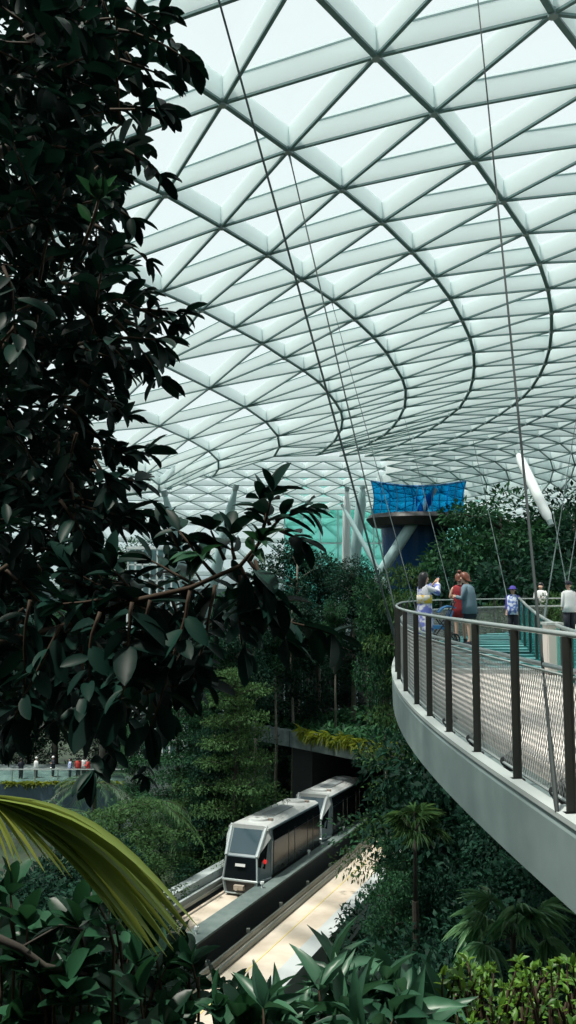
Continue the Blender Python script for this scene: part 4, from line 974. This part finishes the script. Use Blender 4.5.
shrub('hedge', 'bright yellow green small leaved hedge in the bottom right corner', 'hedge', st, .036, M['leaf_hedge'], .5, T_MID, base=(1.0, 2.4, 16.87), d=(2.2, 2.8), droop=0)
# ---- fan palm frond at the left edge
fr = empty('palm_frond', at(-14, 800, 1.75), 'large yellow green fan palm frond at the lower left edge', 'palm')
mb_b = []; hub = at(-16, 796, 1.75)
tipc = [(196, 926), (192, 934), (184, 938), (176, 945), (164, 956), (150, 948), (139, 940), (126, 925), (108, 907), (96, 893), (83, 879), (64, 872), (45, 868), (26, 866), (8, 868), (-12, 870)]
tips = []
for t in np.linspace(0, len(tipc)-1, 40):
    i = min(int(t), len(tipc)-2); f_ = t-i; tips.append((tipc[i][0]*(1-f_)+tipc[i+1][0]*f_+random.uniform(-4, 4), tipc[i][1]*(1-f_)+tipc[i+1][1]*f_+random.uniform(-7, 5), len(tips)/39))
vs = []; fs = []
for i, (tx, ty, tt) in enumerate(tips):
    tip = at(tx, ty, 1.86+.04*(i % 3)); L = np.linalg.norm(tip-hub); d0 = nrm(tip-hub); sd = nrm(np.cross(d0, np.array([.2, -1, .5]))); up_ = np.cross(sd, d0)
    o_ = len(vs); ns = 10
    for k in range(ns+1):
        t = k/ns; w = .0175*(math.sin(PI*min(1, t*.85+.12))**.8)*(1 if t < .98 else .1)*(L/.55)*(1.15 if tt < .3 else .9); lift_ = (.135-.10*tt)*math.sin(PI*t)*L
        c = hub+(tip-hub)*t+Wz*lift_; tw = .35*(1 if i % 2 else -1)
        vs += [c-sd*w/2+up_*w*(.22+tw), c-up_*w*.1, c+sd*w/2+up_*w*(.22-tw)]
    for k in range(ns): a = o_+k*3; fs += [(a, a+3, a+4, a+1), (a+1, a+4, a+5, a+2)]
npmesh('blade', np.array(vs), np.array(fs), M['frond'], fr, smooth=False)
mb = MB(); mb.tube([hub+np.array([-.5, .1, -.75]), hub+np.array([-.25, .05, -.25]), hub], [.018, .014, .01], 8); mb.build('stalk', M['twig'], fr, smooth=True)
# bare branch lower left
bb = empty('fallen_branch', at(-10, 938, 2.0), 'bare grey branch crossing the lower left corner', 'branch')
mb = MB(); mb.tube([at(-20, 930, 1.95), at(20, 948, 2.0), at(45, 966, 2.0), at(90, 975, 2.05)], [.010, .009, .007, .004], 8); mb.tube([at(20, 948, 2.0), at(60, 925, 2.05), at(90, 932, 2.1)], [.003, .0025, .002], 6); mb.build('branch_wood', M['bark'], bb, smooth=True)
# ================================================================== PEOPLE
def ringe(c, rx, ry, n=14, ax=0.0, tilt=(0, 0)):
    out = []
    for k in range(n):
        a = 2*PI*k/n; x = rx*math.cos(a); y = ry*math.sin(a)
        out.append((c[0]+x*math.cos(ax)-y*math.sin(ax), c[1]+x*math.sin(ax)+y*math.cos(ax), c[2]+x*tilt[0]+y*tilt[1]))
    return out
def person(pos, rz, h, label, group=None, arms='down', legs='stand', lean=0., head=(0, 0), hair='long', hairm='hairblack', top='kimono', outfit=(), detail=True):
    """local axes: +y is where the person faces, +x their right"""
    e = empty('person', pos, label, 'person', group, rz=rz); s_ = h/1.68
    v = []; ed = []; rr = []
    def add(p, r, par=None):
        v.append((p[0]*s_, (p[1]+lean*max(0, p[2]-.9))*s_, p[2]*s_)); rr.append(r*s_); i = len(v)-1
        if par is not None: ed.append((par, i))
        return i
    pel = add((0, 0, .93), .125); sp1 = add((0, 0, 1.08), .11, pel); ch = add((0, -.01, 1.26), .125, sp1); nk = add((0, -.01, 1.41), .055, ch)
    hx, hy = head; n2 = add((hx*.3, .0+hy*.3, 1.47), .05, nk); jaw = add((hx*.6, .03+hy, 1.52), .068, n2); hd = add((hx, .02+hy*1.2, 1.60), .092, jaw); add((hx, .01+hy*1.1, 1.65), .06, hd)
    add((hx*.9, .105+hy*1.15, 1.565), .013, jaw)
    for sg in (1, -1): add((hx+sg*.085, .01+hy, 1.57), .015, hd)
    st = {'stand': (0, 0), 'step': (.12, -.1), 'wide': (.05, -.03)}[legs]
    for sg, fy in ((1, st[0]), (-1, st[1])):
        hp = add((sg*.09, 0, .86), .095, pel); kn = add((sg*.095, fy*.6+.02, .48), .055, hp); an = add((sg*.095, fy, .09), .036, kn); ft_ = add((sg*.105, fy+.09, .035), .036, an); add((sg*.11, fy+.16, .03), .026, ft_)
    for sg in (1, -1):
        shd = add((sg*.165, -.01, 1.36), .052, ch)
        A = arms if isinstance(arms, str) else arms[0 if sg > 0 else 1]
        if A == 'photo': el, wr_ = (sg*.22, .22, 1.24), (sg*.07, .36, 1.47)
        elif A == 'front': el, wr_ = (sg*.24, .06, 1.10), (sg*.07, .30, 1.14)
        elif A == 'bent': el, wr_ = (sg*.25, -.04, 1.10), (sg*.12, .22, 1.15)
        else: el, wr_ = (sg*.22, -.01, 1.10), (sg*.22, .06, .86)
        a = add(el, .036, shd); w = add(wr_, .024, a); dvec = nrm(np.array(wr_)-np.array(el))
        pm = np.array(wr_)+dvec*.06; palm = add(tuple(pm), .028, w)
        if detail:
            sdv = nrm(np.cross(dvec, np.array([0, 1, .3]))); cur = np.array([-sg*.5, .2, 0])
            for k, (o_, fl) in enumerate(((-.024, .068), (-.008, .078), (.008, .074), (.024, .060))):
                b0 = add(tuple(pm+sdv*o_+dvec*.03), .0095, palm); b1 = add(tuple(pm+sdv*o_+dvec*(.03+fl*.55)), .0085, b0); add(tuple(pm+sdv*o_+dvec*(.03+fl*.85)+nrm(cur)*.02), .0075, b1)
            t0 = add(tuple(pm+sdv*-.035), .0105, palm); add(tuple(pm+sdv*-.05+dvec*.04), .009, t0)
    me = bpy.data.meshes.new('body'); me.from_pydata(v, ed, []); me.update(); o = link('body', me, M['skin'], e, world=False)
    md = o.modifiers.new('skin', 'SKIN'); md.use_smooth_shade = True
    for i, sv in enumerate(me.skin_vertices[0].data): sv.radius = (rr[i], rr[i]); sv.use_root = (i == 0)
    o.modifiers.new('sub', 'SUBSURF').levels = 1; o.modifiers['sub'].render_levels = 1
    L = lambda p: (p[0]*s_, (p[1]+lean*max(0, p[2]-.9))*s_, p[2]*s_)
    def garment(name, rings, m):
        mb = MB(); mb.rings([[L(q) for q in r] for r in rings], cap=False); ob = mb.build(name, m, e, smooth=True, world=False); so = ob.modifiers.new('solid', 'SOLIDIFY'); so.thickness = .012*s_; so.offset = 1; return ob
    R = ringe
    for kind, m in outfit:
        if kind == 'robe': garment('robe', [R((0, 0, .10), .24, .20), R((0, .01, .45), .22, .18), R((0, 0, .80), .20, .165), R((0, 0, 1.0), .17, .15), R((0, 0, 1.2), .185, .15), R((0, 0, 1.36), .19, .13), R((0, 0, 1.43), .09, .08)], m)
        if kind == 'sash': garment('sash', [R((0, 0, .98), .185, .165), R((0, 0, 1.10), .19, .168), R((0, 0, 1.18), .195, .165)], m)
        if kind == 'dress': garment('dress', [R((0, 0, .62), .19, .17), R((0, 0, .85), .185, .16), R((0, 0, 1.04), .145, .13), R((0, 0, 1.24), .175, .145), R((0, 0, 1.37), .17, .11), R((0, 0, 1.42), .09, .075)], m)
        if kind == 'shirt': garment('shirt', [R((0, 0, .74), .21, .18), R((0, 0, .95), .195, .165), R((0, 0, 1.2), .20, .16), R((0, 0, 1.35), .20, .135), R((0, 0, 1.43), .09, .08)], m)
        if kind == 'shorts':
            garment('shorts', [R((0, 0, .62), .19, .14), R((0, 0, .8), .185, .15), R((0, 0, .95), .16, .14)], m)
        if kind == 'trousers':
            for sg in (1, -1): garment('trouser_leg', [R((sg*.095, (st[0] if sg > 0 else st[1]), .08), .07, .075, 10), R((sg*.095, (st[0] if sg > 0 else st[1])*.6, .48), .08, .085, 10), R((sg*.085, 0, .9), .11, .13, 10)], m)
        if kind == 'sleeves':
            for sg in (1, -1):
                A = arms if isinstance(arms, str) else arms[0 if sg > 0 else 1]
                el = {'photo': (sg*.22, .22, 1.24), 'front': (sg*.24, .06, 1.10), 'bent': (sg*.25, -.04, 1.10)}.get(A, (sg*.22, -.01, 1.10)); wr_ = {'photo': (sg*.09, .33, 1.43), 'front': (sg*.10, .25, 1.13), 'bent': (sg*.14, .17, 1.14)}.get(A, (sg*.22, .04, .92))
                mb = MB(); wide = .085 if any(k_ == 'robe' for k_, _ in outfit) else .055
                mb.tube([L((sg*.13, -.01, 1.37)), L((sg*.19, .0, 1.33)), L(el), L(wr_)], [.065*s_, .07*s_, wide*s_, wide*s_*.9], 10, cap=False); mb.build('sleeve', m, e, smooth=True, world=False)
    c = (hx, .0+hy*1.1, 1.60)
    if hair in ('long', 'short', 'bun'):
        mb = MB(); low = {'long': 1.16, 'short': 1.50, 'bun': 1.52}[hair]
        rg = [R((c[0], c[1]-.01, 1.735), .02, .02), R((c[0], c[1]-.01, 1.72), .07, .07), R((c[0], c[1]-.015, 1.67), .108, .112), R((c[0], c[1]-.035, 1.60), .116, .108), R((c[0], c[1]-.06, 1.53), .112, .08), R((c[0]*.8, c[1]*.6-.085, (1.53+low)/2), .118 if hair == 'long' else .09, .062), R((c[0]*.5, -.10, low), .085 if hair == 'long' else .05, .035)]
        mb.rings([[L(q) for q in r] for r in rg]); 
        if hair == 'bun': mb.rings([[L(q) for q in r] for r in (R((c[0], c[1]-.05, 1.72), .03, .03), R((c[0], c[1]-.06, 1.76), .055, .055), R((c[0], c[1]-.06, 1.80), .03, .03))])
        mb.build('hair', M[hairm], e, smooth=True, world=False)
    if hair == 'cap' or hair == 'sunhat':
        mb = MB(); br_ = .125 if hair == 'cap' else .20
        mb.rings([[L(q) for q in r] for r in (R((c[0], c[1]+.02, 1.62), br_, br_), R((c[0], c[1], 1.64), .112, .115), R((c[0], c[1], 1.70), .10, .10), R((c[0], c[1], 1.74), .04, .04))]); mb.build('hat', M[hairm], e, smooth=True, world=False)
    if detail:
        for sg in (1, -1):
            mb = MB(); mb.tube([L((hx+sg*.032, .095+hy*1.15, 1.595)), L((hx+sg*.032, .103+hy*1.15, 1.595))], .009*s_, 8); mb.build('eye', M['hairblack'], o, world=False)
            stp = st[0] if sg > 0 else st[1]
            mb = MB(); mb.rings([[L(q) for q in r] for r in (R((sg*.105, stp+.06, .0), .05, .12, 10), R((sg*.105, stp+.06, .045), .048, .115, 10), R((sg*.1, stp+.02, .085), .042, .06, 10))]); mb.build('shoe', M['darkcloth'] if top != 'kimono' else M['whitecloth'], e, world=False)
        mb = MB(); mb.tube([L((hx-.02, .098+hy*1.15, 1.525)), L((hx+.02, .098+hy*1.15, 1.525))], .005*s_, 6); mb.build('lips', M['reddress'], o, world=False)
    return e
FZ = ZR+.09
def onfloor(px, py): q = ath(px, py, FZ-EYE[2]); return q
def onf(px, d, z=None): q = at(px, 600, d); return (q[0], q[1], FZ if z is None else z)
p1 = onf(424.5, 20.3); person(p1, -1.05, 1.66, 'woman with long black hair in white and blue robe photographing with a phone', arms='photo', legs='stand', hair='long', outfit=[('robe', M['kimono']), ('sash', M['obi']), ('sleeves', M['kimono'])])
p2 = onf(460, 21.2); person(p2, -.25, 1.66, 'person in a sleeveless red dress standing beside the grey shirted person', arms='bent', legs='step', hair='bun', hairm='hairred', top='red', outfit=[('dress', M['reddress'])])
p3 = onf(469.5, 20.2); person(p3, 1.0, 1.66, 'person with auburn hair in long grey blue shirt looking down at their hands', arms='front', legs='wide', lean=.10, head=(0, .05), hair='short', hairm='hairred', top='s', outfit=[('shirt', M['blueshirt']), ('sleeves', M['blueshirt']), ('shorts', M['darkcloth'])])
p4 = onf(513, 24.0); person(p4, 2.6, 1.36, 'child in purple hat and blue white top standing alone on the glass floor', arms='down', legs='stand', hair='sunhat', hairm='purple', top='s', outfit=[('shirt', M['bluewhite']), ('trousers', M['darkcloth']), ('sleeves', M['purple'])])
p5 = onf(569, 26, ZR+.0); person(p5, 0.2, 1.6, 'visitor in white shirt and dark cap at the right edge behind the balustrade', arms='down', hair='cap', hairm='darkcloth', top='s', outfit=[('shirt', M['whitecloth']), ('sleeves', M['whitecloth']), ('trousers', M['darkcloth'])], detail=False)
p6 = onf(541, 31, ZR+.0); person(p6, 2.8, 1.6, 'visitor in white top seen past the dark rod behind the balustrade', arms='front', hair='short', top='s', outfit=[('shirt', M['whitecloth']), ('sleeves', M['whitecloth']), ('trousers', M['darkcloth'])], detail=False)
mb = MB(); mb.box((12.6, 27.6, ZR-.07), (7.6, 10.0, .3)); o = mb.build('deck_extension', M['paving'], cb)
# phone held by the photographing woman
Rz = Matrix.Rotation(-1.05, 4, 'Z'); ph = Vector(p1)+Rz @ Vector((0, .44, 1.52))
pe = empty('smartphone', ph, 'dark smartphone raised by the woman in the white robe', 'phone')
mb = MB(); mb.box(ph, (.085, .012, .16), Rz.to_3x3()); pbd = mb.build('phone_body', M['black'], pe, bevel=.004)
mb = MB(); mb.box(ph-Rz.to_3x3() @ Vector((0, .007, 0)), (.075, .002, .145), Rz.to_3x3()); mb.build('screen', M['navy'], pbd)
# stroller
sq = onf(443, 20.0); stx = empty('stroller', sq, 'blue and black baby stroller between the robed woman and the red dress', 'stroller')
x0, y0, z0 = sq
mb = MB(); mb.tube([(x0-.25, y0, z0+.15), (x0+.1, y0, z0+.6), (x0+.28, y0, z0+1.0)], .015, 6); mb.tube([(x0+.25, y0, z0+.12), (x0-.1, y0, z0+.6)], .015, 6); mb.tube([(x0-.25, y0+.4, z0+.15), (x0+.1, y0+.4, z0+.6), (x0+.28, y0+.4, z0+1.0)], .015, 6); mb.tube([(x0+.25, y0+.4, z0+.12), (x0-.1, y0+.4, z0+.6)], .015, 6); mb.tube([(x0+.28, y0, z0+1), (x0+.28, y0+.4, z0+1)], .018, 6); mb.build('frame', M['black'], stx)
mb = MB(); mb.prism([(x0-.22, y0+.03, z0+.38), (x0+.12, y0+.03, z0+.36), (x0+.25, y0+.03, z0+.8), (x0+.18, y0+.03, z0+.82), (x0+.05, y0+.03, z0+.46), (x0-.22, y0+.03, z0+.46)], (0, .34, 0)); mb.build('seat', M['strollerblue'], stx)
mb = MB(); cr = []
for k in range(7):
    a = .2+k*.27; cr.append([(x0+.16-.3*math.cos(a+.3), y0+yy, z0+.62+.3*math.sin(a+.3)) for yy in (.02, .38)]+[(x0+.16-.27*math.cos(a+.3), y0+yy, z0+.62+.27*math.sin(a+.3)) for yy in (.38, .02)])
mb.rings(cr); mb.build('canopy', M['strollerblue'], stx)
for wx in (-.25, .25):
    for wy in (0, .4):
        mb = MB(); rg = []
        for t in range(16):
            a = 2*PI*t/16; rg.append((x0+wx+.125*math.cos(a), y0+wy, z0+.14+.125*math.sin(a)))
        mb.tube(rg+[rg[0]], .02, 6); mb.tube([(x0+wx-.12, y0+wy, z0+.14), (x0+wx+.12, y0+wy, z0+.14)], .008, 5); mb.tube([(x0+wx, y0+wy, z0+.02), (x0+wx, y0+wy, z0+.26)], .008, 5); mb.build('wheel', M['black'], stx)
# far terrace visitors
TV = [(21, 'darkcloth', 'leftmost dark dressed visitor on the far terrace'), (36, 'whitecloth', 'visitor in white hat standing apart on the far terrace'), (53, 'darkcloth', 'dark dressed visitor with white cap on the far terrace'), (70, 'bluewhite', 'tall pale dressed visitor in the middle of the far terrace'),
      (78, 'redcloth', 'first red topped visitor right of the pale dressed one'), (84, 'whitecloth', 'white topped visitor between the two in red on the far terrace'), (88, 'redcloth', 'second red topped visitor in the far terrace group'), (99, 'pinkwhite', 'pink white topped visitor near the right end of the far terrace'), (105, 'whitecloth', 'rightmost white shirted visitor on the far terrace')]
for k, (px, m, lab) in enumerate(TV):
    q = at(px, 770, 72.0+(k % 3)*.4); person((q[0], q[1], tz+.05), random.uniform(0, 6), 1.65, lab, 'visitors on the far terrace', arms=random.choice(['down', 'front', 'bent']), hair='cap' if k in (1, 2) else 'short', hairm='whitecloth' if k in (1, 2) else 'hairblack', top='s', outfit=[('shirt', M[m]), ('sleeves', M[m]), ('trousers', M['darkcloth'])], detail=False)
# ================================================================== LIGHT
w = bpy.data.worlds.new('sky'); S.world = w; w.use_nodes = True; n = w.node_tree; bg = n.nodes['Background']
tc = n.nodes.new('ShaderNodeTexCoord'); sx = n.nodes.new('ShaderNodeSeparateXYZ'); rp = n.nodes.new('ShaderNodeValToRGB')
n.links.new(tc.outputs['Generated'], sx.inputs[0]); n.links.new(sx.outputs['Z'], rp.inputs['Fac'])
e_ = rp.color_ramp.elements; e_[0].position = 0; e_[0].color = (.05, .08, .08, 1); e_[1].position = .6; e_[1].color = (.88, .97, .98, 1)
x_ = e_.new(.02); x_.color = (.55, .70, .71, 1); x_ = e_.new(.2); x_.color = (.84, .95, .96, 1)
n.links.new(rp.outputs['Color'], bg.inputs['Color']); bg.inputs['Strength'].default_value = .95
sd = bpy.data.lights.new('sun', 'SUN'); sd.energy = 7; sd.angle = math.radians(3); sd.color = (1, .95, .86)
so = bpy.data.objects.new('sun', sd); C.objects.link(so); so.location = (0, 0, 60)
dirv = Vector((.32, .12, -.94)); so.rotation_euler = dirv.to_track_quat('-Z', 'Y').to_euler()
